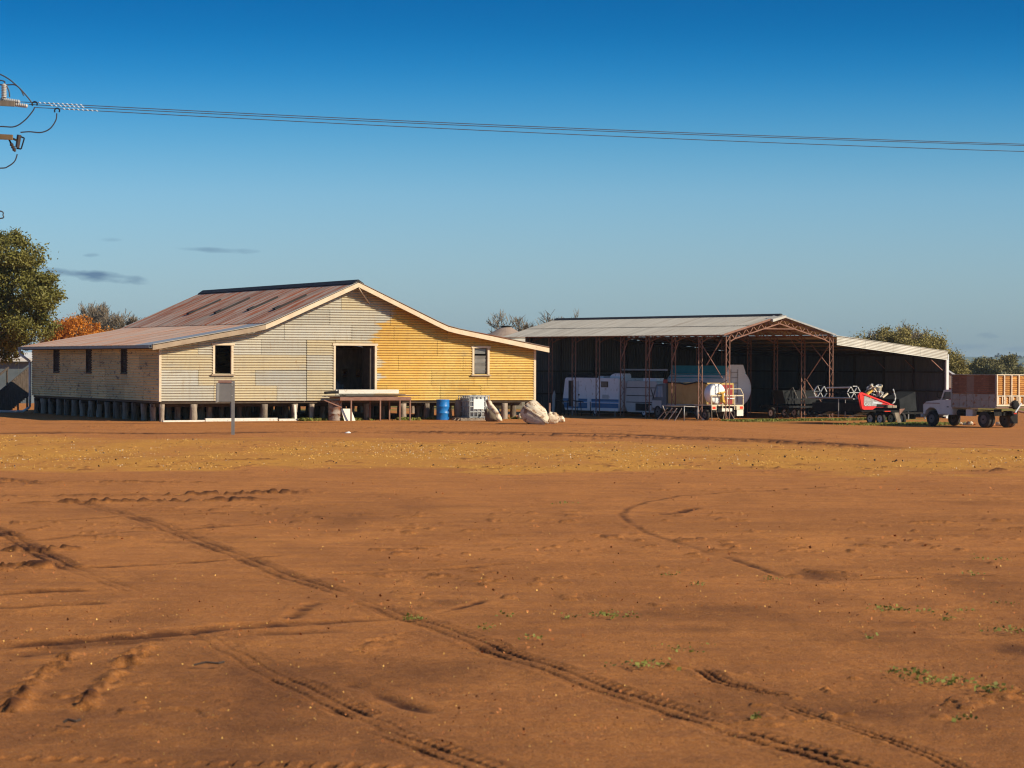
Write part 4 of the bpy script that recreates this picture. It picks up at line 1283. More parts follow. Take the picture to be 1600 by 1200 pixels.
for z in (4.9,):
    MB().beam((.02, .1, EAVE - .03), (.02, 22.8, EAVE - .03), .10, .12).build('eave_beam', 'rust_steel', MSHED)
    MB().beam((MW - .02, .1, EAVE - .03), (MW - .02, 22.8, EAVE - .03), .10, .12).build('eave_beam', 'rust_steel', MSHED)
for u in (1.2, 2.4, 3.6, 5.4, 6.6, 7.8):
    MB().beam((u, .0, rafter(u) + .0), (u, 24.9, rafter(u) + .0), .05, .07).build('purlin', 'rust_steel', MSHED)

# roof sheets
SW2 = .77; PIT2 = SW2 / 5


def sheet_slope(pts, m, name='roof_sheet', ww=SW2, amp=.016, seg=6):
    mb = MB(); n = 5 * seg; vs_ = []
    for i in range(n + 1):
        v = ww * i / n; h = amp * math.cos(2 * PI * v / (ww / 5))
        for u, z in pts: vs_.append((u, v, z + h))
    k = len(pts)
    mb.add(vs_, [(i * k + j, i * k + j + 1, (i + 1) * k + j + 1, (i + 1) * k + j) for i in range(n) for j in range(k - 1)])
    return mb.mesh(name, M[m])


mid = (1.9, EAVE + .075 + (RIDGE - EAVE) * 1.9 / MRID)
rl = sheet_slope([(-.36, EAVE - .02), mid], 'roof_grey')
rl2 = sheet_slope([(mid[0] - .12, mid[1] - .01), (MRID, RIDGE + .07)], 'roof_grey')
rr = sheet_slope([(MW + .05, EAVE + .06), (MRID, RIDGE + .07)], 'roof_grey')
rn = sheet_slope([(19.45, 4.60), (MW + .05, 5.52)], 'roof_grey')
v0 = -.12
for i in range(33):
    v = v0 + i * SW2
    put('roof_sheet', rl, MSHED, (0, v, 0)); put('roof_sheet', rl2, MSHED, (0, v, .012)); put('roof_sheet', rr, MSHED, (0, v, 0))
    if i < 30: put('roof_sheet', rn, MSHED, (0, v, 0))
MB().prism([(MRID - .25, v0, RIDGE + .04), (MRID, v0, RIDGE + .19), (MRID + .25, v0, RIDGE + .04)], (0, 33 * SW2 + .1, 0)).build('ridge_cap', 'ridge', MSHED)
# lifted end of the last sheets at the apex
o = MB().hexa([(3.55, -.35, 6.42), (4.6, -.45, 6.72), (4.6, .4, 6.80), (3.55, .4, 6.50), (3.55, -.35, 6.60), (4.6, -.45, 6.86), (4.6, .4, 6.95), (3.55, .4, 6.68)]).build('bent_flashing', 'fascia', MSHED)
MB().beam((-.36, v0 - .02, EAVE - .03), (MRID - .9, v0 - .02, rafter(MRID - .9) + .05), .03, .12).build('rake_flashing', 'rust_steel', MSHED)
MB().beam((MRID, v0 - .02, RIDGE + .06), (MW + .05, v0 - .02, EAVE + .05), .05, .10).build('rake_flashing', 'grey_steel', MSHED)

# lean-to: outer wall with posts and girts, end fascia, corner post
def vsheet(L_, z0, z1, m, name='wall_sheet'):
    mb = MB(); corr(mb, lambda a, b, h: (a, h, b), 0, L_, L_ / 5, .016, lambda a: [(z0, z1)], 6)
    return mb.mesh(name, M[m])


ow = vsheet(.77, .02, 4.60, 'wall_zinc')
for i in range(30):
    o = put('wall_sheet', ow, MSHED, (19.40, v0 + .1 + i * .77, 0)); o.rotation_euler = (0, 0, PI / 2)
for i in range(8):
    MB().box(19.24, .1 + 3.03 * i, 0, 19.34, .22 + 3.03 * i, 4.45).build('post', 'dark', MSHED)
for z in (1.84, 3.16): MB().box(19.27, .0, z - .05, 19.36, 22.8, z + .05).build('girt', 'dark', MSHED)
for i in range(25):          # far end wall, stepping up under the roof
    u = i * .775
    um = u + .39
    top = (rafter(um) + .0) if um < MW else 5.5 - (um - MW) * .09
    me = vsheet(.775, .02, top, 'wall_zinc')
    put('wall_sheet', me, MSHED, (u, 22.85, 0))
for z in (1.47, 3.1): MB().box(.0, 22.70, z - .05, 19.2, 22.79, z + .05).build('girt', 'dark', MSHED)
for u in (.4, 3.0, 6.0, 9.0, 12.5, 16.0): MB().box(u - .05, 22.6, 0, u + .05, 22.695, 5.4).build('post', 'dark', MSHED)
for i in range(4):           # end fascia, ribs running with the slope
    u0, u1 = 9.30 + i * 2.53, 9.30 + (i + 1) * 2.53 - .012
    mb = MB()
    corr(mb, lambda a, b, h: (b, -.10 - h, a + 5.57 - (b - 9.3) * .0955), -.60, .0, .1, .013, lambda a: [(u0, u1)], 8)
    mb.build('fascia_sheet', 'fascia', MSHED)
MB().beam((9.2, -.06, 5.59), (19.45, -.06, 4.61), .14, .03).build('fascia_cap', 'fascia', MSHED)
for i in range(5): MB().box(9.2 + 2.4 * i, .05, 5.42 - .0955 * 2.4 * i - .25, 9.3 + 2.4 * i, 22.7, 5.42 - .0955 * 2.4 * i - .08).build('rafter', 'dark', MSHED)
MB().box(19.26, -.14, 0, 19.42, .02, 4.02).build('corner_post', 'white_post', MSHED)
MB().box(19.43, -.12, 0, 19.50, -.04, 4.4).build('downpipe', 'pipe_white', MSHED)


# ------------------------------------------------------------------ wheels
def wheel(parent, u, v, z, r, wd, rim='rim_white', axis=(1, 0, 0), tyre='rubber', rr=.56):
    """tyre with a rim on both faces; axis points out of the visible face towards -axis"""
    a = Vector(axis)
    c = Vector((u, v, z)) - a * wd / 2
    mb = MB()
    mb.lathe(c, a, [(.0 + .02, r * rr), (.0, r * (rr + .06)), (.0, r * .86), (wd * .12, r * .96), (wd * .2, r), (wd * .8, r), (wd * .88, r * .96), (wd, r * .86), (wd, r * (rr + .06)), (wd - .02, r * rr)], 24)
    t = mb.build('wheel', tyre, parent, False)
    mb = MB()
    mb.lathe(c, a, [(.012, r * rr), (.012, r * rr * .86), (.06, r * rr * .72), (.05, r * .2), (.0, r * .17), (.0, .02)], 20)
    mb.build('rim', rim, t)
    mb = MB(); mb.lathe(c + a * wd, -a, [(.012, r * rr), (.012, r * rr * .86), (.06, r * rr * .72), (.05, r * .2), (.0, r * .17), (.0, .02)], 20)
    mb.build('rim', rim, t)
    hub = MB(); hub.cyl(c - a * .015, c + a * .05, r * .12, r * .12, 10); hub.build('hub', 'black_steel', t)
    return t


# ------------------------------------------------------------------ caravans
def caravan(name, label, u0, u1, v0, v1, z0, z1, m, detail):
    t = thing(name, label, 'caravan', WR(u0, v0), RYAW)
    W2, L2 = u1 - u0, v1 - v0
    prof = [(0.12, z0), (0, z0 + .25), (0, z1 - .12), (.1, z1), (L2 - .32, z1), (L2 - .22, z1 - .1), (L2 + .05, z0 + .75), (L2 + .05, z0 + .45), (L2 - .25, z0)]
    MB().prism([(0, v, z) for v, z in prof], (W2, 0, 0)).build('body', m, t, False, .03)
    for uu in (0.12, W2 - .12): wheel(t, uu, L2 * .42, .32, .32, .2, 'rim_white')
    MB().box(.3, .4, .22, W2 - .3, L2 - .3, z0 + .02).build('chassis', 'black_steel', t)
    MB().prism([(W2 * .5, L2 - .3, .34), (W2 * .2, L2 - .3, .34), (W2 * .5, L2 + 1.2, .38)], (0, 0, .07)).build('drawbar', 'black_steel', t)
    if detail:
        # everything on the visible side stands 4-30 mm proud
        def side(nm, va, vb, za, zb, mm, d=.006, par=t): return MB().box(-d, va, za, -.001, vb, zb).build(nm, mm, par)
        side('stripe', .02, 3.2, 1.03, 1.19, 'stripe_blue'); side('stripe', .02, 3.2, .95, 1.025, 'stripe_light'); side('stripe', .04, 3.2, .58, .90, 'stripe_blue')
        side('stripe', 3.7, 6.62, 1.03, 1.19, 'stripe_blue'); side('stripe', 3.7, 6.66, .95, 1.025, 'stripe_light'); side('stripe', 3.7, 6.55, .52, .90, 'stripe_blue')
        side('corner_panel', 3.22, 3.68, .45, 1.2, 'van_white', .01)
        w_ = side('window', 1.25, 2.05, 2.02, 2.42, 'dark_timber', .03); side('pane', 1.3, 2.0, 2.06, 2.38, 'timber_grey', .036, w_)
        side('service_hatch', 1.2, 1.9, 1.22, 1.5, 'van_grey', .02)
        d_ = side('door', 4.75, 5.35, .62, 2.42, 'pipe_white', .025); side('doorway_shade', 5.36, 5.95, .62, 2.45, 'dark', .012, d_); side('handle', 4.62, 4.74, 1.42, 1.5, 'black_steel', .05, d_)  # open doorway is a flat panel with its shade put into the colour
        ac = MB().prism([(.7, .5, z1), (.7, .6, z1 + .32), (.7, 1.5, z1 + .32), (.7, 1.95, z1 + .2), (.7, 2.1, z1)], (.8, 0, 0)); ac.build('roof_cooler', 'van_white', t, False, .05)
        MB().box(.6, 2.6, z1 + .003, 1.3, 3.2, z1 + .14).build('roof_hatch', 'van_white', t)
        MB().box(.2, 3.3, z1 + .002, 1.9, 6.3, z1 + .28).build('roof_rack_load', 'hollow', t)
        for v in (.5, 3.0, 5.5): MB().cyl((.05, v, 0), (.05, v, z0 + .05), .03, .03, 6).build('jack_stand', 'grey_steel', t)
    else:
        for z in (1.45, 1.0, 2.0): MB().box(-.008, .05, z, -.001, L2 - .15, z + .05).build('belt_rail', 'black_steel', t)
        MB().box(-.012, .6, .45, -.001, L2 - 1.2, .95).build('side_panel', 'hollow', t)
        MB().box(.5, .8, z1 + .002, 1.2, 2.2, z1 + .2).build('roof_hatch', 'van_white', t)
    return t


caravan('caravan', 'white caravan with blue stripes and rooftop cooler parked in the open shed', 1.2, 3.5, 13.22, 19.85, .36, 2.66, 'van_white', True)
caravan('caravan', 'older plain grey caravan parked right of the blue striped one', 1.5, 3.6, 9.3, 12.9, .34, 2.48, 'van_grey', False)
# low hand frame and rail in front of the caravan
t = thing('pipe_barrier', 'low dark pipe barrier standing before the blue striped caravan', 'barrier', WR(.2, 16.2), RYAW)
mb = MB()
for v in (0, 1.6, 3.2): mb.tube([(0, v, 0), (0, v + .15, 1.0)], .03, 6); mb.tube([(.8, v, 0), (.8, v + .1, 1.0)], .03, 6)
mb.build('legs_frame', 'black_steel', t)['kind'] = 'stuff'
MB().tube([(0, -.2, .98), (0, 1.0, 1.06), (0, 2.0, 1.0), (0, 3.5, 1.08)], .04, 6).build('top_rail', 'black_steel', t)
o = MB().prism([(0, 0, 0), (.12, 0, 0), (.16, 0, 1.5), (.06, 0, 1.75), (-.06, 0, 1.4)], (0, .05, 0)).build('grey_board', 'van_grey'); o.location = WR(-.3, 19.0); o.rotation_euler = (0, .05, RYAW)
tag(o, 'narrow grey board standing upright left of the blue striped caravan', 'board')

# ------------------------------------------------------------------ tan-bodied truck, tanker, spray trailer, pipe rack
t = thing('covered_truck', 'old truck with tan tarpaulin covered body parked in front of the tanker', 'truck', WR(.6, 2.8), RYAW)
MB().box(0, 0, 1.0, 2.3, 4.15, 2.42).build('covered_body', 'tan_tarp', t, False, .04)
MB().box(-.02, .02, .94, 2.32, 4.18, 1.0).build('tray_rail', 'grey_steel', t)
tr = MB(); tr.tube([(-.02, 0, 2.40), (-.05, 1.0, 2.47), (-.05, 2.2, 2.30), (-.05, 2.7, 2.38), (-.03, 4.15, 2.42)], .045, 6); tr.build('tarp_hem', 'black_steel', t)
MB().box(.15, -.02, 1.05, 2.15, -.003, 2.3).build('rear_board', 'red_dark', t)
cb = MB().prism([(0.05, 4.35, .62), (.05, 5.9, .62), (.05, 6.0, 1.30), (.05, 5.55, 2.28), (.05, 4.35, 2.36)], (2.2, 0, 0)).build('cab', 'shed_blue', t, False, .04)
MB().prism([(.032, 4.75, 1.42), (.032, 5.72, 1.42), (.032, 5.36, 2.15), (.032, 4.8, 2.2)], (.01, 0, 0)).build('side_window', 'glass_sky', cb)
MB().hexa([(.2, 5.99, 1.38), (2.1, 5.99, 1.38), (2.1, 6.02, 1.38), (.2, 6.02, 1.38), (.2, 5.60, 2.2), (2.1, 5.60, 2.2), (2.1, 5.63, 2.2), (.2, 5.63, 2.2)]).build('windscreen', 'glass_sky', cb)
MB().box(.0, 5.95, .5, 2.3, 6.25, .85).build('bumper', 'light_grey', t)
MB().box(.03, 4.9, .7, .045, 5.9, 1.2).build('door', 'van_grey', cb)
for v in (5.3, 1.0):
    for u in (.15, 2.15): wheel(t, u, v, .45, .45, .26, 'rim_dark')
MB().box(.6, .1, .5, 1.7, 5.9, .8).build('chassis', 'black_steel', t)
MB().tube([(-.05, 5.6, 1.3), (-.25, 5.7, 2.0)], .03, 6).build('mirror_arm', 'black_steel', t)
MB().box(-.32, 4.02, 2.36, -.12, 4.25, 2.62).build('roof_lamp', 'red_dark', t)

t = thing('fuel_tanker', 'big white tanker with teal top rail and rear ladder under the shed roof', 'tanker', WR(6.6, 7.0), RYAW)
mb = MB(); mb.lathe((0, .0, 2.0), (0, 1, 0), [(.0, .3), (.0, 1.18), (.04, 1.27), (.1, 1.30), (6.2, 1.30), (6.5, 1.15), (6.6, .3)], 72)
mb.build('tank_barrel', 'tank_white', t)
MB().prism([(-.95, .06, 3.0), (-.75, .06, 3.55), (.55, .06, 3.55), (.85, .06, 3.0)], (0, 6.2, 0)).build('top_coaming', 'teal', t)
MB().prism([(-.98, -.03, 2.9), (-.68, -.03, 3.62), (.50, -.03, 3.62), (.72, -.03, 3.1), (.6, -.03, 2.9)], (0, .08, 0)).build('coaming_end', 'tank_white', t)
for z, h in ((2.92, .10), (2.72, .06)):
    a = math.acos(min(.999, (z - 2.0) / 1.30)); rr_ = 1.305 * math.sin(a)
    MB().box(-rr_ - .012, .15, z - h / 2, -rr_ + .05, 6.15, z + h / 2).build('side_stripe', 'teal', t)
lad = MB()
for u in (-.62, -.02): lad.cyl((u, -.10, 1.05), (u, -.10, 3.3), .025, .025, 6)
l_ = lad.build('ladder', 'grey_steel', t); l_['kind'] = 'stuff'
for z in np.arange(1.3, 3.2, .36): MB().cyl((-.62, -.10, z), (-.02, -.10, z), .02, .02, 6).build('rung', 'grey_steel', l_)
for u in (-.35, .2): MB().cyl((u, .3, 3.55), (u, .3, 3.70), .2, .2, 12).build('hatch_lid', 'black_steel', t)
for v in (.8, 1.9, 3.0):
    for u in (-.95, .95): wheel(t, u, v, .45, .45, .3, 'rim_dark')
MB().box(-.5, .1, .55, .5, 6.4, .85).build('chassis', 'black_steel', t)

t = thing('spray_trailer', 'cream framed trailer with small white tank and red tail lights in sun', 'trailer', WR(-.8, .62), RYAW)
mb = MB(); mb.lathe((.68, .12, 1.74), (0, 1, 0), [(.0, .15), (.0, .55), (.03, .64), (.06, .66), (.62, .66), (.7, .3)], 28); mb.build('tank', 'tank_white', t, True)
fr = MB()
W3 = 2.7
for z in (.98, 1.62): fr.beam((0, 0, z), (W3, 0, z), .06, .07)
fr.beam((1.35, 0, 2.06), (2.45, 0, 2.06), .05, .05); fr.beam((2.45, 0, 2.06), (2.7, 0, 1.65), .04, .04); fr.beam((1.35, 0, 1.0), (1.35, 0, 2.06), .06, .06)
for u in (.04, .95, 1.95, 2.66): fr.beam((u, 0, .7), (u, 0, 1.62), .06, .06)
for u in (.04, 2.66): fr.beam((u, 0, 1.0), (u, 1.8, 1.0), .07, .07)
fr.build('rail_frame', 'cream_steel', t)
for u0, mm in ((.08, 'red_lens'), (2.36, 'red_lens')): MB().box(u0, -.06, .76, u0 + .26, -.035, .92).build('tail_light', mm, t)
MB().box(.02, -.05, .70, .42, -.036, .98).build('light_board', 'cream_steel', t); MB().box(2.08, -.05, .70, 2.68, -.036, .96).build('light_board', 'cream_steel', t)
MB().box(.86, -.05, .60, 1.72, -.036, .80).build('number_board', 'white_board', t)
MB().box(2.12, -.04, .30, 2.66, -.02, .68).build('mudflap', 'white_board', t)
MB().box(1.42, .02, 1.05, 1.75, .05, 1.68).build('red_panel', 'red_dark', t); MB().box(1.3, -.045, 1.40, 1.9, -.036, 1.47).build('white_bar', 'pipe_white', t)
g = MB(); g.cyl((.95, .05, 1.2), (.95, .05, 1.75), .16, .12, 10); g.cyl((.6, .05, 1.75), (1.2, .05, 1.85), .06, .06, 8); g.cyl((1.2, .02, 1.05), (1.2, .3, 1.5), .08, .08, 8)
p_ = g.build('pump', 'yellow_steel', t); p_['kind'] = 'stuff'
for u in (.3, 2.4): wheel(t, u, .9, .36, .36, .22, 'rim_dark')
for a, b in (((1.15, .0, .7), (.9, -.1, 0)), ((1.5, 0, .7), (1.85, -.2, 0)), ((.05, 0, .7), (.05, -.03, 0)), ((.4, 0, .7), (.7, .1, .1))):
    MB().cyl(a, b, .025, .025, 6).build('prop_leg', 'timber_grey', t)

t = thing('pipe_rack', 'low grey pipe rack with slanting legs left of shed column', 'rack', WR(-2.9, .75), RYAW)
MB().tube([(0, 0, 0), (.05, .05, .95), (.1, 2.4, .98), (.6, 2.6, .3)], .032, 6).build('front_rail', 'grey_steel', t, True)
MB().tube([(1.2, 0.1, 0), (1.2, .1, .9), (1.2, 2.4, .92)], .03, 6).build('rear_rail', 'grey_steel', t, True)
for v in (.35, .9, 1.45, 2.0): MB().cyl((.05, v, .95), (1.2, v, .9), .025, .025, 6).build('cross_bar', 'grey_steel', t)
for v, dv in ((.3, .55), (.8, .75), (1.3, .85), (1.8, .9)): MB().cyl((.0, v - .05, .80), (-.1, v + dv, .0), .028, .028, 6).build('slanting_leg', 'light_grey' if v < 1 else 'grey_steel', t)
o = put('stone', lump([(-.12, 0, 0), (-.08, .1, .15), (.1, .05, .17), (.13, 0, .02), (.1, .15, 0), (-.1, .15, 0)], 'fibreglass', 1, .02, .03, 21)); o.location = WR(-.75, 1.5)
tag(o, 'pale round stone on the dirt by the foot of a shed column', 'stone')

# ------------------------------------------------------------------ header front on its trailer
t = thing('harvester_header', 'red sided harvester header with folded reel lying on a trailer', 'header', WR(0, 0), RYAW)
V0 = -11.9
pan = [(.55, 1.78), (.62, 1.95), (.80, 1.98), (3.10, 1.30), (3.55, 1.18), (3.55, 1.05), (2.0, 1.05), (1.75, .92), (.92, .92), (.80, 1.0)]
ep = MB().prism([(u, V0, z) for u, z in pan], (0, .07, 0)).build('end_panel', 'red', t)
MB().prism([(u, V0 - .02, z) for u, z in [(1.02, 1.72), (1.1, 1.76), (2.55, 1.32), (2.3, 1.14), (1.08, 1.14), (1.0, 1.22)]], (0, .018, 0)).build('grey_decal', 'grey_steel', ep)
MB().prism([(u, V0 - .03, z) for u, z in [(1.75, 1.42), (2.6, 1.30), (2.0, 1.28), (1.75, 1.30)]], (0, .008, 0)).build('pale_decal', 'pipe_white', ep)
MB().prism([(u, V0 - .024, z) for u, z in [(2.05, 1.26), (2.9, 1.22), (2.9, 1.08), (2.05, 1.08)]], (0, .006, 0)).build('dark_decal', 'black_steel', ep)
MB().prism([(u, V0 - .05, z) for u, z in [(.60, 1.93), (.82, 1.99), (3.1, 1.31), (3.1, 1.24), (.85, 1.86), (1.0, .95), (.84, .98)]], (0, .046, 0)).build('panel_edge', 'red', ep)
for i in range(6): MB().box(1.08 + i * .09, V0 - .028, 1.42, 1.12 + i * .09, V0 - .022, 1.66 - .025 * i).build('louvre_mark', 'light_grey', ep)
tx = bpy.data.curves.new('lettering', 'FONT'); tx.body = 'CASE IH'; tx.size = .30; tx.extrude = .004; tx.space_character = 1.05
to = bpy.data.objects.new('lettering', tx)
me = bpy.data.meshes.new_from_object(to)
bpy.data.objects.remove(to)
me.name = 'lettering'; me.materials.clear(); me.materials.append(M['paper'])
o = put('lettering', me, ep, (1.02, V0 - .036, 1.17)); o.rotation_euler = (PI / 2, 0, 0); o.scale = (.72, .9, 1)
MB().box(1.5, V0 - .03, 1.60, 1.6, V0 - .02, 1.68).build('side_lamp', 'amber_lens', ep)
MB().box(.9, V0 + .08, .80, 1.145, -7.3, 1.30).build('back_sheet', 'black_steel', t)
MB().box(1.15, V0 + .08, .80, 2.9, -7.3, .88).build('cutter_deck', 'black_steel', t)
mb = MB(); mb.cyl((1.9, V0 + .1, 1.25), (1.9, -7.3, 1.25), .28, .28, 14); mb.build('auger', 'black_steel', t, True)
MB().cyl((.5, V0 + .6, 2.27), (.6, -9.0, 2.22), .045, .045, 8).build('reel_lift_tube', 'light_grey', t)
MB().cyl((.55, V0 + .5, 1.62), (.6, -7.3, 1.60), .05, .05, 8).build('top_beam', 'grey_steel', t)
for k, v in enumerate((V0 + 1.1, -7.7)):      # reel spiders
    sp = MB(); c = Vector((1.2, v, 1.95))
    for j in range(6):
        a = 2 * PI * j / 6 + k; b = 2 * PI * (j + 1) / 6 + k
        p = c + Vector((.55 * math.cos(a), 0, .45 * math.sin(a))); q = c + Vector((.55 * math.cos(b), 0, .45 * math.sin(b)))
        sp.beam(c, p, .07, .04); sp.beam(p, q, .05, .05)
    sp.build('reel_spider', 'light_grey', t)
for j in range(6):
    a = 2 * PI * j / 6
    MB().cyl((1.2 + .55 * math.cos(a), V0 + .9, 1.95 + .45 * math.sin(a)), (1.2 + .55 * math.cos(a), -7.6, 1.95 + .45 * math.sin(a)), .03, .03, 6).build('reel_bat', 'black_steel', t)
rng = random.Random(4)
for k in range(20):                                  # folded end of the reel and its drive, piled over the panel
    c = Vector((rng.uniform(1.9, 3.1), V0 + rng.uniform(.1, .9), rng.uniform(1.75, 2.35) - .0))
    if c.z < 2.05 and c.x < 2.3: c.z += .35
    d = Vector((rng.uniform(-1, 1), rng.uniform(-.4, .4), rng.uniform(-.6, .5))).normalized() * rng.uniform(.15, .4)
    g = MB()
    if k % 3 == 0: g.cyl(c - d, c + d, .07, .05, 8)
    elif k % 3 == 1: g.beam(c - d, c + d, .12, .09)
    else: g.lathe(c, d, [(0, .05), (.0, .13), (.08, .14), (.09, .06)], 10)
    g.build('reel_drive', ['grey_steel', 'light_grey', 'light_grey', 'cream_steel'][k % 4], t)
MB().beam((1.45, V0 + .2, 1.85), (2.2, V0 + .3, 2.25), .14, .12).build('hydraulic_arm', 'yellow_steel', t)
MB().tube([(3.42, V0, 2.17), (3.5, V0, 1.95), (3.62, V0, 1.65), (3.55, V0, 1.40), (3.35, V0, 1.25)], .045, 8).build('lamp_stalk', 'light_grey', t, True)
for (v, u) in ((-7.2, 1.6), (-10.3, 1.4)):
    for j in range(5):
        b_ = MB().beam((u - .3 + .14 * j, v - .25 * j, .40 + .06 * j), (u + .35 + .14 * j, v - .5 - .12 * j, .72 + .03 * j), .07, .05)
        b_.build('crop_lifter', 'cream_steel', t)
MB().box(2.75, V0 - .25, 1.03, 3.15, V0 + .1, 1.20).build('timber_packer', 'timber_grey', t); MB().box(3.2, V0 - .25, 1.03, 3.5, V0 + .1, 1.17).build('timber_packer', 'timber_grey', t)
for u in (.4, .95): MB().cyl((u, V0 + 1.6, .45), (u, V0 + 1.6, 1.55), .03, .03, 6).build('stay', 'grey_steel', t)
t2 = thing('header_trailer', 'low black tandem trailer with white wheel rims under the header', 'trailer', WR(0, 0), RYAW)
MB().box(1.9, V0 + .0, .73, 3.9, -6.4, .79).build('deck', 'black_steel', t2)
for v in (-11.05, -11.95 + .02):
    wheel(t2, 2.40, v, .36, .36, .22, 'rim_white', rr=.64); wheel(t2, 4.1, v, .36, .36, .22, 'rim_white', rr=.64)
MB().prism([(2.1, V0 - .55, .80), (3.45, V0 - .55, .80), (3.45, V0 - .55, .87), (2.1, V0 - .55, .87)], (0, 1.9, 0)).build('guard', 'black_steel', t2)
MB().prism([(3.0, V0 - .58, .74), (3.36, V0 - .58, .74), (3.60, V0 - .58, .10), (3.28, V0 - .58, .10)], (0, .03, 0)).build('mudflap', 'timber_grey', t2)
MB().prism([(3.50, V0 - .5, .96), (3.95, V0 - .5, .98), (3.50, V0 - .5, .58)], (0, .04, 0)).build('corner_wing', 'rust_steel', t2)
MB().box(2.2, V0 - .57, .80, 2.7, V0 - .552, .85).build('reflector', 'red_lens', t2)
MB().tube([(3.0, -6.4, .7), (3.0, -5.2, .5), (3.0, -4.4, .45)], .06, 6).build('drawbar', 'black_steel', t2)

# dark seeding machine deep inside and dark hopper beside the truck
t = thing('seeder', 'dark seeding implement standing deep in the shade of the shed', 'implement', WR(8.6, 2.55), RYAW)
for z in (.75, 1.25): MB().box(-1.2, 0, z, 2.6, .12, z + .12).build('tool_bar', 'hollow', t)
for z in (.75,): MB().box(-1.2, 3.0, z, 2.6, 3.12, z + .12).build('tool_bar', 'hollow', t)
MB().box(-1.0, 0.15, .76, -.88, 3.0, .86).build('side_bar', 'hollow', t); MB().box(2.3, .15, .76, 2.42, 3.0, .86).build('side_bar', 'hollow', t)
for i in range(8): MB().tube([(-1.1 + .5 * i, .06, .75), (-1.1 + .5 * i, .5, .45), (-1.1 + .5 * i, .1, .1)], .035, 6).build('tine', 'hollow', t)
MB().prism([(-.6, 1.0, 1.0), (2.0, 1.0, 1.0), (2.3, 1.0, 1.9), (-.9, 1.0, 1.9)], (0, 1.1, 0)).build('seed_box', 'hollow', t)
for u, v in ((.75, 2.6), (1.6, 2.6), (-1.4, 1.5)): wheel(t, u, v, .38, .38, .22, 'rim_white')
for i in range(3): MB().tube([(-.4 + .8 * i, .9, 1.9), (-.4 + .8 * i, .5, 2.1), (-.2 + .8 * i, .2, 1.3)], .03, 6).build('seed_hose', 'rim_dark', t)
t = thing('field_bin', 'dark sheet steel field bin on skids left of the white truck', 'bin', WR(14.2, -1.0), RYAW)
MB().prism([(0, 0, .5), (1.5, 0, .55), (1.35, 0, 1.85), (-.1, 0, 1.35)], (0, 1.6, 0)).build('hopper', 'hollow', t)
for u in (.1, 1.3): MB().box(u, 0, 0, u + .1, 1.6, .5).build('skid', 'black_steel', t)
MB().box(-.5, -.4, .35, 2.4, -.3, .48).build('tow_bar', 'black_steel', t)
for u in (.4, 1.9): MB().cyl((u, -.35, 0), (u, -.35, .5), .05, .05, 8).build('jack', 'grey_steel', t)

# ------------------------------------------------------------------ tray truck at the right edge
t = thing('tray_truck', 'old white tipper truck with high rusty tray sides parked facing left', 'truck', WR(2.65, -21.4), RYAW)
TW = 2.42
# cab: bonnet, fender, cabin (local v: 0 rear, 6.1 front)
bd = MB()
side_p = [(3.62, .72), (4.80, .72), (4.95, .98), (5.2, 1.12), (5.55, 1.12), (5.85, .95), (5.95, .72), (6.08, .72), (6.1, 1.28), (5.85, 1.46), (4.62, 1.60), (3.62, 1.60)]
cab = MB().prism([(.06, v, z) for v, z in side_p], (TW - .3, 0, 0)).build('cab', 'truck_white', t)
MB().prism([(.055, 4.62, 1.60), (.055, 4.36, 2.13), (.055, 3.66, 2.18), (.055, 3.66, 1.60), (.055, 3.74, 1.62), (.055, 3.74, 2.08), (.055, 4.30, 2.06), (.055, 4.50, 1.62)], (.05, 0, 0)).build('pillar', 'truck_white', cab)
MB().prism([(.06, 4.40, 2.10), (.06, 3.60, 2.16), (.06, 3.58, 2.22), (.06, 4.33, 2.19)], (TW - .3, 0, 0)).build('cab_roof', 'truck_white', cab)
MB().prism([(.085, 3.76, 1.63), (.085, 4.48, 1.63), (.085, 4.28, 2.05), (.085, 3.76, 2.07)], (.01, 0, 0)).build('side_glass', 'glass', cab)
MB().hexa([(.12, 4.61, 1.61), (TW - .35, 4.61, 1.61), (TW - .35, 4.58, 1.61), (.12, 4.58, 1.61), (.14, 4.35, 2.12), (TW - .37, 4.35, 2.12), (TW - .37, 4.32, 2.12), (.14, 4.32, 2.12)]).build('windscreen', 'glass', cab)
MB().box(.2, 3.64, 1.55, TW - .4, 3.68, 2.14).build('cab_back', 'truck_white', cab)
MB().box(.042, 3.72, .78, .056, 4.62, 1.58).build('door', 'truck_white', cab)
MB().box(.03, 4.68, 1.36, .056, 6.05, 1.40).build('trim_strip', 'rust_steel', cab)
MB().box(.02, 3.9, 1.15, .04, 4.05, 1.2).build('handle', 'black_steel', cab)
MB().box(.0, 6.11, .55, TW - .2, 6.25, .75).build('bumper', 'light_grey', t)
for u in (.25, TW - .5): MB().cyl((u, 6.08, 1.1), (u, 6.13, 1.1), .11, .11, 14).build('headlight', 'paper', cab)
MB().box(.5, 6.102, .85, TW - .7, 6.125, 1.22).build('grille', 'black_steel', cab)
mi = MB().tube([(.03, 4.5, 1.7), (-.22, 4.6, 1.75), (-.22, 4.6, 2.1)], .02, 6).build('mirror', 'black_steel', cab)
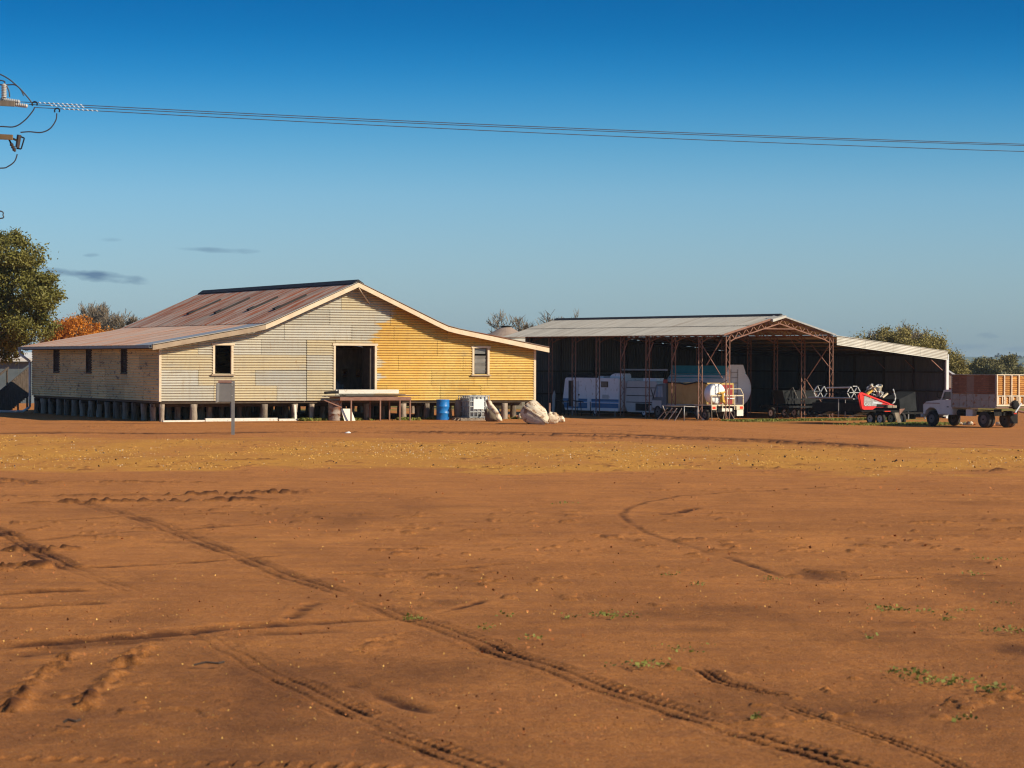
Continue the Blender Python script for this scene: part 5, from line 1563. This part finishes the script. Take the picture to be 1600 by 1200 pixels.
# chassis, tanks, wheels
MB().box(.75, .1, .72, .90, 5.9, .92).build('chassis_rail', 'black_steel', t); MB().box(1.45, .1, .72, 1.60, 5.9, .92).build('chassis_rail', 'black_steel', t)
MB().box(.12, 2.0, .66, .45, 2.55, 1.06).build('side_tank', 'truck_white', t)
mb = MB(); mb.cyl((.3, 2.75, .85), (.3, 3.3, .85), .2, .2, 14); mb.build('air_tank', 'black_steel', t, True)
for v in (5.42,):
    wheel(t, .22, v, .46, .46, .26, 'rim_dark'); wheel(t, TW - .45, v, .46, .46, .26, 'rim_dark')
for u in (.12, .42, TW - .55, TW - .25): wheel(t, u, 1.0, .49, .49, .24, 'rim_dark', tyre='rubber' if u < 1 else 'tan_rubber')
MB().box(.02, .35, 1.0, .5, 1.65, 1.06).build('mudguard', 'black_steel', t)
MB().box(TW - .9, .30, .25, TW - .3, .33, .95).build('mudflap', 'black_steel', t)
rngm = random.Random(3)
mb = MB(); x = .0
for k in range(9):
    h = rngm.choice([.05, .07, .09]); mb.box(TW - .86 + .055 * k, .29, .80, TW - .86 + .055 * k + .03, .298, .80 + h)
q = mb.build('flap_lettering', 'red_lens', t); q['kind'] = 'stuff'
MB().box(.1, .2, .70, .7, .24, 1.1).build('rear_plate', 'black_steel', t)
# tray: lower drop sides, upper rusty iron, posts
MB().box(.0, -.02, 1.14, TW, 3.6, 1.22).build('tray_floor', 'timber_grey', t)
for i in range(6):
    v0_, v1_ = .02 + .6 * i, .6 + .6 * i
    MB().box(.0, v0_, 1.225, .05, v1_ + .018, 1.594).build('side_panel', 'truck_side', t); MB().box(.0, v0_, 1.60, .05, v1_ + .018, 1.965).build('side_panel', 'truck_side', t)
    mb = MB(); corr(mb, lambda a, b, h: (.03 - h, b, a), 1.97, 3.08, .12, .012, lambda a: [(v0_ - .015, v1_ + .004)], 6)
    o = mb.build('upper_sheet', 'truck_rust_pale' if i == 3 else 'truck_rust_dark', t)
for i in range(7): MB().box(-.03, .0 + .6 * i - .02, 1.2, -.001, .0 + .6 * i + .02, 1.96 if i % 6 else 3.09).build('side_post', 'truck_side', t)
MB().box(-.03, .0, 3.082, .06, 3.62, 3.12).build('top_rail', 'truck_side', t)
MB().box(-.02, .0, 1.16, .0, 3.62, 1.222).build('bottom_rail', 'truck_side', t)
for i in range(6):                                    # far side and headboard
    mb = MB(); corr(mb, lambda a, b, h: (TW - .03 + h, b, a), 1.25, 3.08, .12, .012, lambda a: [(.02 + .6 * i, .6 + .6 * i)], 4); mb.build('upper_sheet', 'truck_rust', t)
for i in range(4):
    a0 = .05 + i * .585
    mb = MB(); corr(mb, lambda a, b, h: (b, 3.58 + h, a), 1.25, 3.08, .12, .012, lambda a: [(a0, a0 + .58)], 4); mb.build('headboard_sheet', 'truck_rust', t)
    mb = MB(); corr(mb, lambda a, b, h: (b, -.02 - h, a), 1.93, 3.06, .12, .012, lambda a: [(a0, a0 + .58)], 8)     # tailgate upper sheets
    mb.build('tailgate_sheet', 'truck_rust', t)
    mb = MB(); corr(mb, lambda a, b, h: (b, -.02 - h, a), 1.36, 1.86, .12, .012, lambda a: [(a0, a0 + .58)], 8); mb.build('tailgate_sheet', 'truck_rust', t)
for i in range(5):
    u = .03 + i * .59
    MB().box(u - .035, -.115, 1.90, u + .035, -.04, 3.08).build('tailgate_post', 'truck_frame', t)
    if i < 4:
        MB().box(u + .10, -.09, 1.42, u + .16, -.04, 1.85).build('tailgate_stile', 'truck_frame', t); MB().box(u + .42, -.09, 1.42, u + .48, -.04, 1.85).build('tailgate_stile', 'truck_frame', t)
    MB().box(u - .035, -.115, 1.38, u + .035, -.04, 1.84).build('tailgate_post', 'truck_frame', t)
MB().box(-.02, -.11, 3.083, TW + .02, -.03, 3.13).build('tailgate_rail', 'truck_frame', t)
MB().box(-.02, -.12, 1.843, TW + .02, -.03, 1.897).build('tailgate_rail', 'truck_frame', t)
MB().box(-.02, -.12, 1.28, TW + .02, -.03, 1.375).build('tailgate_rail', 'truck_frame', t)
MB().box(-.02, -.10, 1.145, TW + .02, -.035, 1.20).build('rear_rail', 'rust_steel', t)
mb = MB(); mb.lathe((1.35, -.34, 1.35), (0, 1, 0), [(0, .1), (0, .24), (.15, .28), (.2, .1)], 16); mb.build('spare_hose_reel', 'black_steel', t, True)
MB().cyl((1.3, -.3, .9), (1.75, -.35, 1.45), .05, .05, 8).build('tail_arm', 'pipe_white', t)
MB().cyl((1.6, -.2, 1.0), (3.1, -1.1, .62), .07, .07, 8).build('auger_tube', 'rust_steel', t)
# pile of broken masonry and timber seen under the truck
for k in range(9):
    o = put('rubble', lump([(-.2, 0, 0), (-.16, .12, .18), (.12, .05, .24), (.2, 0, .05), (.15, .25, .1), (-.15, .25, 0), (.15, 0, 0)], 'fibreglass' if k % 3 else 'clod', 1, .03, .02, 30 + k))
    o.location = WR(5.6 + rng.uniform(-.5, 1.4), -15.5 + rng.uniform(-2.2, 1.6)); s = rng.uniform(.6, 1.3); o.scale = (s, s, s); o.rotation_euler = (0, 0, rng.uniform(0, 6))
    tag(o, 'pale broken lump in the rubble seen beneath the tray truck' if k % 3 else 'red brown clod in the rubble seen beneath the tray truck', 'rubble', 'rubble lumps behind the truck' if k % 3 else 'soil clods behind the truck')
t = thing('gable_hut', 'small hut with pale verge and red wall behind the truck cab', 'hut', (33.5, 196, RZ))
MB().box(-1.1, 0, 0, 1.0, 3, 2.0).build('wall', 'red_dark', t)
MB().prism([(-1.3, -.2, 1.9), (1.9, -.2, 1.9), (-.3, -.2, 3.3)], (0, 3.4, 0)).build('roof', 'silo', t)
MB().beam((-.3, -.25, 3.32), (1.95, -.25, 1.92), .06, .12).build('verge', 'pipe_white', t)


# ------------------------------------------------------------------ trees
def unit(n):
    a = RNG.normal(0, 1, (n, 3)); return a / np.linalg.norm(a, axis=1)[:, None]


def leafy(name, label, base, top, lobes, leaf, size, per, trunk_r, group=None, limbs=16, spread=.33, cat='tree', bark='bark'):
    """lobes: (x, y, z, rx, ry, rz, clumps) relative to the base; leaves gathered in clumps near the lobes' skins"""
    t = thing(name, label, cat, base, 0, group)
    cl = []
    for (x, y, z, rx, ry, rz, n) in lobes:
        d = unit(n); r = RNG.uniform(.45, 1.0, (n, 1)) ** .6
        cl.append(np.array([x, y, z]) + d * r * np.array([rx, ry, rz]))
    cl = np.concatenate(cl)
    n = len(cl)
    sc_ = RNG.uniform(.6, 1.35, (n, 1))
    C = np.repeat(cl, per, 0) + RNG.normal(0, 1, (n * per, 3)) * np.repeat(sc_, per, 0) * spread * np.array([1, 1, .7])
    keep = C[:, 2] > .15
    C = C[keep]
    A = unit(len(C)); B = np.cross(A, unit(len(C))); B /= np.linalg.norm(B, axis=1)[:, None]
    s = RNG.uniform(.6, 1.4, (len(C), 1)) * size
    quads('crown', C, A * s, B * s * .55, leaf, t)
    mb = MB()
    pts = [Vector((0, 0, -.2)), Vector((.05, 0, top * .3)), Vector((-.08, .05, top * .62)), Vector((.06, 0, top * .9))]
    for i in range(3): mb.cyl(pts[i], pts[i + 1], trunk_r * (1 - .28 * i), trunk_r * (1 - .28 * (i + 1)), 8)
    for k in RNG.choice(n, min(limbs, n), replace=False):
        q = Vector(cl[k]); f = min(.95, max(.2, (q.z * .62) / top))
        p = pts[0].lerp(pts[3], f); m_ = p.lerp(q, .5) + Vector((0, 0, .12 * (q - p).length))
        r = trunk_r * .34
        mb.cyl(p, m_, r, r * .6, 5); mb.cyl(m_, q, r * .6, r * .2, 5)
    mb.build('trunk', bark, t)
    return t


def bare(name, label, base, h, width, group=None, depth=5, fork=4, r0=.12, seed=1, cat='tree', stems=1):
    rng = random.Random(seed)
    t = thing(name, label, cat, base, 0, group)
    tr, tw = MB(), MB()

    def grow(p, d, L, r, k):
        q = p + d * L
        bend = q + Vector((rng.uniform(-1, 1), rng.uniform(-1, 1), rng.uniform(-.5, 1))) * L * .12
        (tr if k > depth - 2 else tw).cyl(p, bend, max(r, .02), max(r * .66, .016), 5 if k > depth - 2 else 3, False)
        if k == 0: return
        for _ in range(fork + (1 if k == depth else 0)):
            e = (d * 1.0 + Vector((rng.uniform(-1, 1) * width, rng.uniform(-1, 1) * width, rng.uniform(-.25, .75)))).normalized()
            s0 = p.lerp(bend, rng.uniform(.45, 1.0))
            grow(s0, e, L * rng.uniform(.55, .85), r * .58, k - 1)
    for s_ in range(stems):
        grow(Vector((rng.uniform(-.4, .4) * (stems > 1), 0, -.2)), Vector((rng.uniform(-.15, .15), 0, 1)).normalized(), h * .36, r0, depth)
    tr.build('trunk', 'bark', t)
    tw.build('twigs', 'twig', t)['kind'] = 'stuff'
    return t


leafy('gum_tree', 'tall olive green gum tree at the left edge behind the woolshed', (-31.2, 146, 0), 8.5,
      [(2.6, 0, 8.4, 1.7, 1.8, 1.5, 60), (4.0, -.3, 6.5, 1.7, 1.6, 1.15, 55), (3.2, 0, 4.6, 1.9, 1.8, 1.2, 50), (.3, 0, 8.2, 2.2, 2.2, 1.7, 60), (.6, 0, 5.6, 2.3, 2.2, 1.6, 60),
       (2.0, 0, 3.4, 1.7, 1.6, .7, 22), (2.9, .3, 6.0, 2.0, 1.8, 2.6, 30)], 'leaf_gum', .058, 170, .34, limbs=40, spread=.25)
leafy('autumn_tree', 'round tree in orange autumn leaf behind the woolshed roof', (-32.3, 190, 0), 4.6,
      [(0, 0, 4.6, 1.9, 1.8, 1.3, 60), (-1.2, 0, 4.2, 1.4, 1.2, 1.2, 34), (1.5, 0, 4.1, 1.3, 1.1, 1.0, 30)], 'leaf_orange', .06, 120, .2, limbs=60, spread=.24)
leafy('autumn_tree', 'small orange autumn tree low behind the rusty roof edge', (-29.2, 190, 0), 3.9, [(0, 0, 4.1, .75, .8, .55, 18), (-.9, 0, 3.9, .6, .6, .5, 10)], 'leaf_orange', .065, 110, .14, limbs=10, spread=.25)
gB = 'bare trees behind the woolshed'
bare('bare_tree', 'wide bare grey tree rising behind the orange autumn tree', (-38.6, 222, 0), 7.0, .9, None, 6, 4, .16, 3)
bare('bare_tree', 'bare tree between the orange tree and the darker bare tree at right', (-36.6, 224, 0), 7.4, .9, None, 6, 4, .16, 5)
bare('bare_tree', 'darker round bare tree next to the rusty roof slope at left', (-34.0, 220, 0), 7.2, .85, None, 6, 4, .18, 8)
for i, (x, h, sd_, lab) in enumerate([(-1.9, 6.4, 11, 'small bare tree standing left of the silo cap'), (.9, 6.9, 13, 'bare tree just right of the silo cap'),
                                      (2.3, 7.2, 15, 'taller bare tree second to the right of the silo cap'), (3.7, 7.4, 17, 'bare tree touching the left end of the grey shed roof'),
                                      (5.6, 7.0, 19, 'bare tree half hidden behind the grey shed roof ridge')]):
    bare('bare_tree', lab, (x, 231, RZ), h - .1, .9, None, 6, 4, .16, sd_)
for i, (x, h, sd_) in enumerate([(27.6, 6.3, 31)]):
    bare('bare_tree', 'thin bare tree above the joint of main roof and lean-to', (x, 214, RZ), h + .5, .9, None, 6, 4, .13, sd_)
olive = [(29.6, 5.5, 1.7), (31.6, 6.2, 1.6), (33.4, 6.0, 1.7), (35.2, 5.4, 1.4), (36.9, 3.9, .9)]
olab = ['olive bushy tree nearest the main shed above the lean-to', 'tall olive bushy tree second from left above the lean-to', 'olive bushy tree with spiky top third from left above the lean-to',
        'lower olive bushy tree above the outer end of the lean-to', 'low olive bush right of the pale corner post']
for i, ((x, top, r), lab) in enumerate(zip(olive, olab)):
    tt = leafy('olive_tree', lab, (x, 214 + i % 2, RZ), top * .8, [(0, 0, top - .7, r, r, 1.5, 40), (r * .5, 0, top - 1.6, r * .9, r, 1.5, 30), (-r * .5, 0, top - 1.8, r * .9, r, 1.5, 30), (0, 0, top - 3, r * 1.2, r, 1.3, 25)],
               'leaf_olive', .06, 85, .14, limbs=40, spread=.30, bark='twig')
bare('bare_tree', 'bare twiggy crown poking above the olive trees behind lean-to', (33.9, 216, RZ), 6.5, .75, None, 6, 4, .12, 41)
bare('bare_tree', 'second bare twiggy crown above the olive trees nearer the main shed', (30.8, 216, RZ), 6.3, .8, None, 6, 4, .12, 43)
leafy('gum_tree', 'broad dark gum tree standing alone on the plain beyond the truck', (79.2, 420, -1.2), 3.2,
      [(0, 0, 3.3, 2.6, 2.6, 1.0, 60), (2.4, 0, 4.5, .9, 1, .65, 22), (-1.6, 0, 3.9, 1.5, 1.5, .7, 30), (2.4, 0, 2.6, 2.2, 2, .9, 40), (-2.0, 0, 2.2, 1.2, 1.2, .8, 20)], 'leaf_dark', .13, 110, .3, limbs=20, spread=.45)
leafy('gum_tree', 'small dark gum tree at the left of the broad one beyond the truck', (75.6, 421, -1.2), 2.6, [(0, 0, 3.1, .9, .9, .6, 22), (.5, 0, 2.3, 1.0, 1, .6, 16)], 'leaf_dark', .15, 60, .2, limbs=10, spread=.35)
leafy('shrub', 'pale grey green shrub in front of the broad gum tree', (78.1, 405, -1.2), 1.4, [(0, 0, 1.6, 1.3, 1, .7, 24)], 'leaf_pale', .12, 50, .1, limbs=8, spread=.3, cat='shrub')

# ------------------------------------------------------------------ silo, left yard
t = thing('grain_silo', 'dull conical silo roof with a cap between the two sheds', 'silo', (-.5, 206, RZ))
mb = MB(); mb.cyl((0, 0, 0), (0, 0, 5.7), 1.75, 1.75, 28); mb.build('wall', 'roof_grey', t, True)
mb = MB(); mb.lathe((0, 0, 5.7), (0, 0, 1), [(0, 1.85), (.02, 1.86), (.85, .42), (.86, .1)], 28); mb.build('roof', 'silo', t)
mb = MB(); mb.lathe((0, 0, 6.5), (0, 0, 1), [(0, .3), (.08, .34), (.10, .52), (.16, .52), (.18, .1)], 18); mb.build('cap', 'black_steel', t)
t = thing('small_shed', 'low grey blue shed with white roof edge at the far left', 'shed', (-41, 160, -.4))
for i in range(14): MB().box(.78 * i, 0, 0, .78 * i + .765, .04, 3.0).build('wall_sheet', 'shed_blue', t)
MB().box(10.9, 0.05, 0, 10.95, 5, 3.0).build('end_wall', 'shed_blue', t)
MB().prism([(-.3, -.3, 3.02), (-.3, -.3, 3.2), (-.3, 5, 3.6), (-.3, 5, 3.42)], (11.4, 0, 0)).build('roof', 'shed_roof_white', t)
MB().box(-.3, -.34, 3.02, 11.1, -.30, 3.24).build('gutter', 'shed_roof_white', t)
t = thing('tractor', 'dark red tractor partly cut off by the left edge of the photo', 'tractor', (-32.6, 152, -.3), .2)
MB().box(-1.4, 0, .75, .75, .7, 1.35).build('bonnet', 'red_dark', t, False, .06)
MB().prism([(-.9, .05, 1.352), (.45, .05, 1.352), (.25, .05, 2.05), (-.8, .05, 2.05)], (0, .6, 0)).build('cab', 'black_steel', t, False, .03)
MB().box(-.85, .02, 2.052, .32, .7, 2.14).build('cab_roof', 'red_dark', t, False, .02)
for u in (.3,): wheel(t, u, 0, .42, .42, .25, 'rim_dark', (0, 1, 0))
wheel(t, -1.0, 0, .65, .65, .35, 'rim_dark', (0, 1, 0)); wheel(t, -1.0, .7, .65, .65, .35, 'rim_dark', (0, 1, 0)); wheel(t, .3, .7, .42, .42, .25, 'rim_dark', (0, 1, 0))
MB().cyl((.95, .1, 1.2), (.92, .1, 1.6), .03, .03, 6).build('exhaust', 'pipe_white', t)
# timber stock ramp up to the back corner of the woolshed
t = thing('stock_ramp', 'dark timber stock ramp with panelled rails climbing to the rear of woolshed', 'ramp', (-26.75, 136.0, -.25), LYAW + PI + .83)
for i in range(4): MB().beam((.1 + 0, .15 + .28 * i, 1.15), (5.6, .15 + .28 * i, .1), .24, .06).build('deck_board', 'dark_timber', t)
MB().beam((.1, .05, 1.0), (5.6, .05, .02), .08, .16).build('bearer', 'cream_steel', t)
MB().beam((.0, .0, 2.55), (5.6, .0, .45), .06, .10).build('top_rail', 'dark_timber', t); MB().beam((.0, 1.2, 2.55), (5.6, 1.2, .45), .06, .10).build('top_rail', 'dark_timber', t)
for i in range(6):
    u = .15 + i * 1.05; zt = 2.55 - (2.1 / 5.6) * u
    MB().box(u, -.02, 0, u + .08, .05, zt).build('post', 'dark_timber', t); MB().box(u, 1.15, 0, u + .08, 1.22, zt).build('post', 'dark_timber', t)
for i in range(24):
    u = .14 + i * .228; zt = 2.5 - (2.1 / 5.6) * u
    MB().box(u, 1.235, zt - 1.45 + .02, u + .215, 1.25, zt).build('side_board', 'dark_timber', t)

# ------------------------------------------------------------------ power pole just out of frame at left, its fittings and the three lines
PX, PY = -13.35, 60.0


def W(px, y, dy=0.0): return ((px - 800) * .015, PY + dy, 2.65 + (563.9 - y) * .015)


t = thing('power_pole', 'timber power pole with crossarms, insulators and fuses at the left edge', 'pole', (PX, PY, 0))
def rel(p): return (p[0] - PX, p[1] - PY, p[2])
mb = MB(); mb.cyl((0, 0, -.3), (0, 0, 9.9), .17, .12, 12); mb.build('pole', 'pole_timber', t, True)
MB().beam(rel(W(-250, 150, -.18)), rel(W(24, 164, -.18)), .10, .12).build('crossarm', 'pole_timber', t)
MB().beam(rel(W(-220, 205, -.18)), rel(W(21, 216, -.18)), .10, .12).build('crossarm', 'crossarm', t)
ins = MB(); prof = [(0, .03)]
for i in range(8): prof += [(.01 + i * .038, .035), (.02 + i * .038, .07), (.03 + i * .038, .07)]
prof += [(.34, .02)]
ins.lathe(rel(W(7.5, 155, -.18)), (0, 0, 1), prof, 12); ins.build('post_insulator', 'insulator', t, True)
for a, b in (((0, 156), (31, 160)), ((14, 163), (43, 166.5))):
    p, q = Vector(rel(W(*a, -.05))), Vector(rel(W(*b, -.05)))
    d = q - p; pr = [(0, .02)]
    for i in range(9): pr += [(d.length * (i + .2) / 9.5, .028), (d.length * (i + .5) / 9.5, .052), (d.length * (i + .8) / 9.5, .052)]
    pr += [(d.length, .02)]
    m_ = MB(); m_.lathe(p, d, pr, 10); m_.build('strain_insulator', 'insulator', t, True)
fz = MB(); fz.cyl(rel(W(29, 211)), rel(W(26, 231)), .055, .05, 8); f_ = fz.build('fuse', 'brown_porcelain', t)
MB().tube([rel(W(27, 212)), rel(W(37, 216)), rel(W(32, 233)), rel(W(25, 232))], .018, 5).build('fuse_carrier', 'black_steel', f_)
MB().beam(rel(W(17, 216, -.12)), rel(W(28.5, 221, 0)), .04, .04).build('bracket', 'black_steel', t)
MB().beam(rel(W(14, 217, -.12)), rel(W(16, 224, 0)), .03, .03).build('bracket', 'black_steel', t)
m_ = MB(); m_.lathe(rel(W(15.5, 223)), Vector(rel(W(25, 241))) - Vector(rel(W(15.5, 223))), [(0, .02), (.06, .05), (.09, .03), (.12, .05), (.15, .03), (.18, .05), (.24, .02)], 10); m_.build('arrester', 'brown_porcelain', t)


def curve(pts, n=8):
    P = [Vector(p) for p in pts]; P = [P[0]] + P + [P[-1]]; out = []
    for i in range(1, len(P) - 2):
        for k in range(n):
            s = k / n
            out.append(.5 * ((2 * P[i]) + (-P[i - 1] + P[i + 1]) * s + (2 * P[i - 1] - 5 * P[i] + 4 * P[i + 1] - P[i + 2]) * s * s + (-P[i - 1] + 3 * P[i] - 3 * P[i + 1] + P[i + 2]) * s ** 3))
    return out + [P[-1]]


for pts in ([(-60, 95), (0, 117), (25, 134), (42, 152), (50, 163)], [(-60, 118), (0, 126), (6, 131), (8, 134)], [(-40, 132), (8, 133), (22, 133), (31, 140), (36, 150)], [(9, 134), (13, 143), (14, 152)],
            [(-60, 196), (0, 198), (22, 198), (38, 188), (50, 174), (53, 168)], [(87.5, 177), (86, 188), (77, 201), (63, 207), (45, 206), (31, 207)], [(26, 241), (22, 252), (12, 260), (0, 263), (-50, 262)],
            [(-40, 325), (0, 330), (4, 336), (3, 341), (-20, 342)]):
    m_ = MB(); m_.tube(curve([rel(W(*p)) for p in pts]), .016, 5); m_.build('jumper_cable', 'wire', t)
for px, y in ((53, 161), (88, 171)):
    c = Vector(rel(W(px, y + 2))); m_ = MB(); m_.tube([c + Vector((.06 * math.cos(a), 0, .06 * math.sin(a))) for a in np.linspace(-.6, 3.8, 10)], .018, 5); m_.build('line_clamp', 'black_steel', t)
lab3 = ['upper power line of the pair crossing the blue sky', 'power line just under the top one of the pair', 'lowest power line crossing the sky below the pair']
for (a, y2, s0, s1), lab in zip((((31, 159.5), 225.5, 60, 132), ((44, 163.5), 227.6, 78, 135), ((52, 168.0), 237.0, 98, 157)), lab3):
    p = Vector(W(*a)); e = Vector((14.0, 70.0, 2.65 + (570.3 - y2) * .0175)); q = p + (e - p) * 2.3
    t = thing('power_line', lab, 'power line', p)
    m_ = MB(); m_.tube([(e - p) * t_ + Vector((0, 0, .31 * t_ * (t_ - 1))) for t_ in np.linspace(0, 2.3, 40)], .0095, 5); m_.build('conductor', 'wire', t)
    d = ((e - p) * .1 - Vector((0, 0, .0279))).normalized(); L0 = (s0 - a[0]) * .015; L1 = (s1 - a[0]) * .015
    k = int((L1 - L0) / .10)
    bl = MB()
    for i in range(k):
        c = d * (L0 + (L1 - L0) * i / k)
        bl.cyl(c + Vector((0, 0, .016)), c + d * .05 - Vector((0, 0, .012)), .013, .013, 5)
    s_ = bl.build('spiral_wrap', 'white_band', t); s_['kind'] = 'stuff'

# ------------------------------------------------------------------ ground litter, weeds, stubble
def scatter_tufts(C, size, m, nm, lab, per=1, up=.8):
    n = len(C)
    A = unit(n) * np.array([1, 1, .25]); B = np.stack([RNG.normal(0, .5, n), RNG.normal(0, .5, n), np.full(n, up)], 1)
    s = RNG.uniform(.5, 1.5, (n, 1)) * size
    return tag(quads(nm, C + np.array([0, 0, 1]) * s * .5, A * s * .35, B * s * .6, m), lab, nm.replace('_', ' '), kind='stuff')


x = RNG.uniform(-24, 26, 90000); y = RNG.uniform(60, 95, 90000)
k = strip_mask(x, y) * (fbm(x * .8, y * .8, 3, 81) > .42) > RNG.uniform(.25, 1.6, 90000)
x, y = x[k], y[k]
scatter_tufts(np.stack([x, y, base_z(x, y) + .0], 1), .024, 'straw', 'dry_stubble', 'short dry yellow stubble strip across the yard', up=.5)
k = RNG.integers(0, len(x), 5000)
C = np.stack([x[k], y[k] + RNG.normal(0, .2, 5000), base_z(x[k], y[k]) + .012], 1); k = fbm(C[:, 0] * .4, C[:, 1] * .3, 3, 87) > .46; C = C[k]
A = unit(len(C)); B = np.cross(A, unit(len(C))); q_ = RNG.uniform(.3, 1, (len(C), 1)) ** 2 * .014
tag(quads('pale_gravel', C, A * q_, B * q_, 'pale_timber'), 'pale gravel stones scattered over the stubble strip', 'gravel', kind='stuff')
k = RNG.integers(0, len(x), 2600)
C = np.stack([x[k], y[k] + RNG.normal(0, .3, 2600), base_z(x[k], y[k]) + .015], 1); k = fbm(C[:, 0] * .35 + 4, C[:, 1] * .8, 3, 89) > .52; C = C[k]
A = unit(len(C)); B = np.cross(A, unit(len(C))); q_ = RNG.uniform(.3, 1, (len(C), 1)) ** 2 * .03
tag(quads('dark_tufts', C, A * q_, B * q_, 'stick'), 'dark dead tufts dotted along the stubble strip', 'tufts', kind='stuff')
# soil crumbs
n = 26000
yy = 10600 / RNG.uniform(55, 660, n); xx = RNG.uniform(-.24, .24, n) * yy
k = fbm(xx * .5, yy * .5, 3, 91) > RNG.uniform(.42, .85, n)
xx, yy = xx[k], yy[k]
C = np.stack([xx, yy, base_z(xx, yy) + .012], 1); A = unit(len(C)); B = np.cross(A, unit(len(C)))
s = (RNG.uniform(.25, 1, (len(C), 1)) ** 4) * .017 * np.clip(yy[:, None] / 30, .55, 1.4)
tag(quads('soil_crumbs', C, A * s, B * s, 'clod'), 'small red soil crumbs scattered over the bare yard', 'crumbs', kind='stuff')
n = 9000
yy = 10600 / RNG.uniform(150, 690, n); xx = RNG.uniform(-.24, .24, n) * yy
C = np.stack([xx, yy, base_z(xx, yy) + .008], 1); A = unit(n); B = np.cross(A, unit(n))
s = RNG.uniform(.2, 1, (n, 1)) ** 4 * .0065 * np.clip(yy[:, None] / 22, .8, 1.5)
tag(quads('pebbles', C, A * s, B * s, 'straw'), 'small pale pebbles strewn over the nearer dirt', 'pebbles', kind='stuff')
# weeds: the larger clumps one by one, seedlings as one
big = {0: 'largest green weed clump at the right of the bare yard', 3: 'lone green weed clump right of the main tyre track', 4: 'dark green weed clump farther back at the right', 6: 'pale green weed beside the broken wheel rut', 1: 'long low weed patch trailing right of the largest clump',
       2: 'sparse weed patch at the far right end of the trailing weeds', 9: 'green weed patch cut by the right edge of the photo', 13: 'small weed growing in the main tyre track'}
rest = []
for i, (cx, cy, a) in enumerate(WEEDS):
    n = int(40 + 110 * min(a, .6)) if i in big else int(16 + 40 * a)
    px = RNG.normal(0, .42, n) * a; py = RNG.normal(0, .5, n) * a * .9
    P = np.stack([px, py, np.abs(RNG.normal(0, .022, n)) + .012], 1)
    if i in big:
        Aq = unit(n) * np.array([1, 1, .5]); Bq = np.cross(Aq, unit(n)); s = RNG.uniform(.4, 1.2, (n, 1)) * .019
        o = put('weed', None); quads('foliage', P, Aq * s, Bq * s * .8, 'weed', o); o.location = (cx, cy, float(base_z(np.array([cx]), np.array([cy]))[0]) + .005)
        tag(o, big[i], 'weed', 'weed clumps on the bare yard')
    else: rest.append(P + np.array([cx, cy, float(base_z(np.array([cx]), np.array([cy]))[0])]))
P = np.concatenate(rest); n = len(P); Aq = unit(n) * np.array([1, 1, .5]); Bq = np.cross(Aq, unit(n)); s = RNG.uniform(.4, 1.1, (n, 1)) * .016
tag(quads('seedlings', P, Aq * s, Bq * s, 'weed'), 'tiny green seedlings dotted over the bare yard', 'seedlings', kind='stuff')
# grass along the feet of both sheds
u = RNG.uniform(-.8, 13, 9000); v = RNG.normal(-1.4, .55, 9000)
k = fbm(u * .7, v * .3, 3, 95) > .42
c_, s_ = math.cos(RYAW), math.sin(RYAW); u, v = u[k], v[k]
gx, gy = RX + u * c_ - v * s_, RY + u * s_ + v * c_
u2 = RNG.normal(4.0, 1.6, 5000); v2 = RNG.normal(-12.4, .8, 5000)
gx = np.concatenate([gx, RX + u2 * c_ - v2 * s_]); gy = np.concatenate([gy, RY + u2 * s_ + v2 * c_])
c_, s_ = math.cos(LYAW), math.sin(LYAW); u = RNG.uniform(5, 18.5, 3500); v = RNG.normal(-.5, .35, 3500); k = fbm(u * 1.2, v * .5, 3, 97) > .60; u, v = u[k], v[k]
gx = np.concatenate([gx, LX + u * c_ - v * s_]); gy = np.concatenate([gy, LY + u * s_ + v * c_])
scatter_tufts(np.stack([gx, gy, base_z(gx, gy)], 1), .10, 'weed', 'grass', 'green grass along the feet of the two sheds')
for (px, py, L_, ang, lab) in ((-2.62, 22.2, .26, .1, 'dark crooked stick lying on the dirt at lower left'), (-3.2, 18.6, .12, -.3, 'short dark stick lying near the bottom left corner')):
    m_ = MB(); m_.tube([(-L_ / 2, 0, .01), (-.03, .02, .03), (L_ * .3, 0, .022), (L_ / 2, .04, .03)], .010, 6)
    o = m_.build('stick', 'stick'); o.location = (px, py, gz(px, py) + .01); o.rotation_euler = (0, 0, ang); tag(o, lab, 'stick')

# the air between here and the far hills
hz = MB(); hz.box(-4200, -120, -6, 4200, 6400, 24)
hm = bpy.data.materials.new('haze_air'); hm.use_nodes = True
hn = hm.node_tree; hn.nodes.remove(hn.nodes['Principled BSDF'])
pv = hn.nodes.new('ShaderNodeVolumePrincipled'); pv.inputs['Color'].default_value = (.70, .85, 1, 1); pv.inputs['Density'].default_value = 7e-5
hn.links.new(pv.outputs[0], hn.nodes['Material Output'].inputs['Volume'])
o = hz.build('haze', hm); o['kind'] = 'stuff'

# set each implement's origin at its own foot
for r in [q for q in sc.objects if q.get('category') in ('header',) or q.name.startswith('header_trailer')]:
    kids = [q for q in sc.objects if q.parent == r]
    d = Vector((2.5, -9.5, 0)); r.location = WR(2.5, -9.5)
    for q in kids: q.location = Vector(q.location) - d
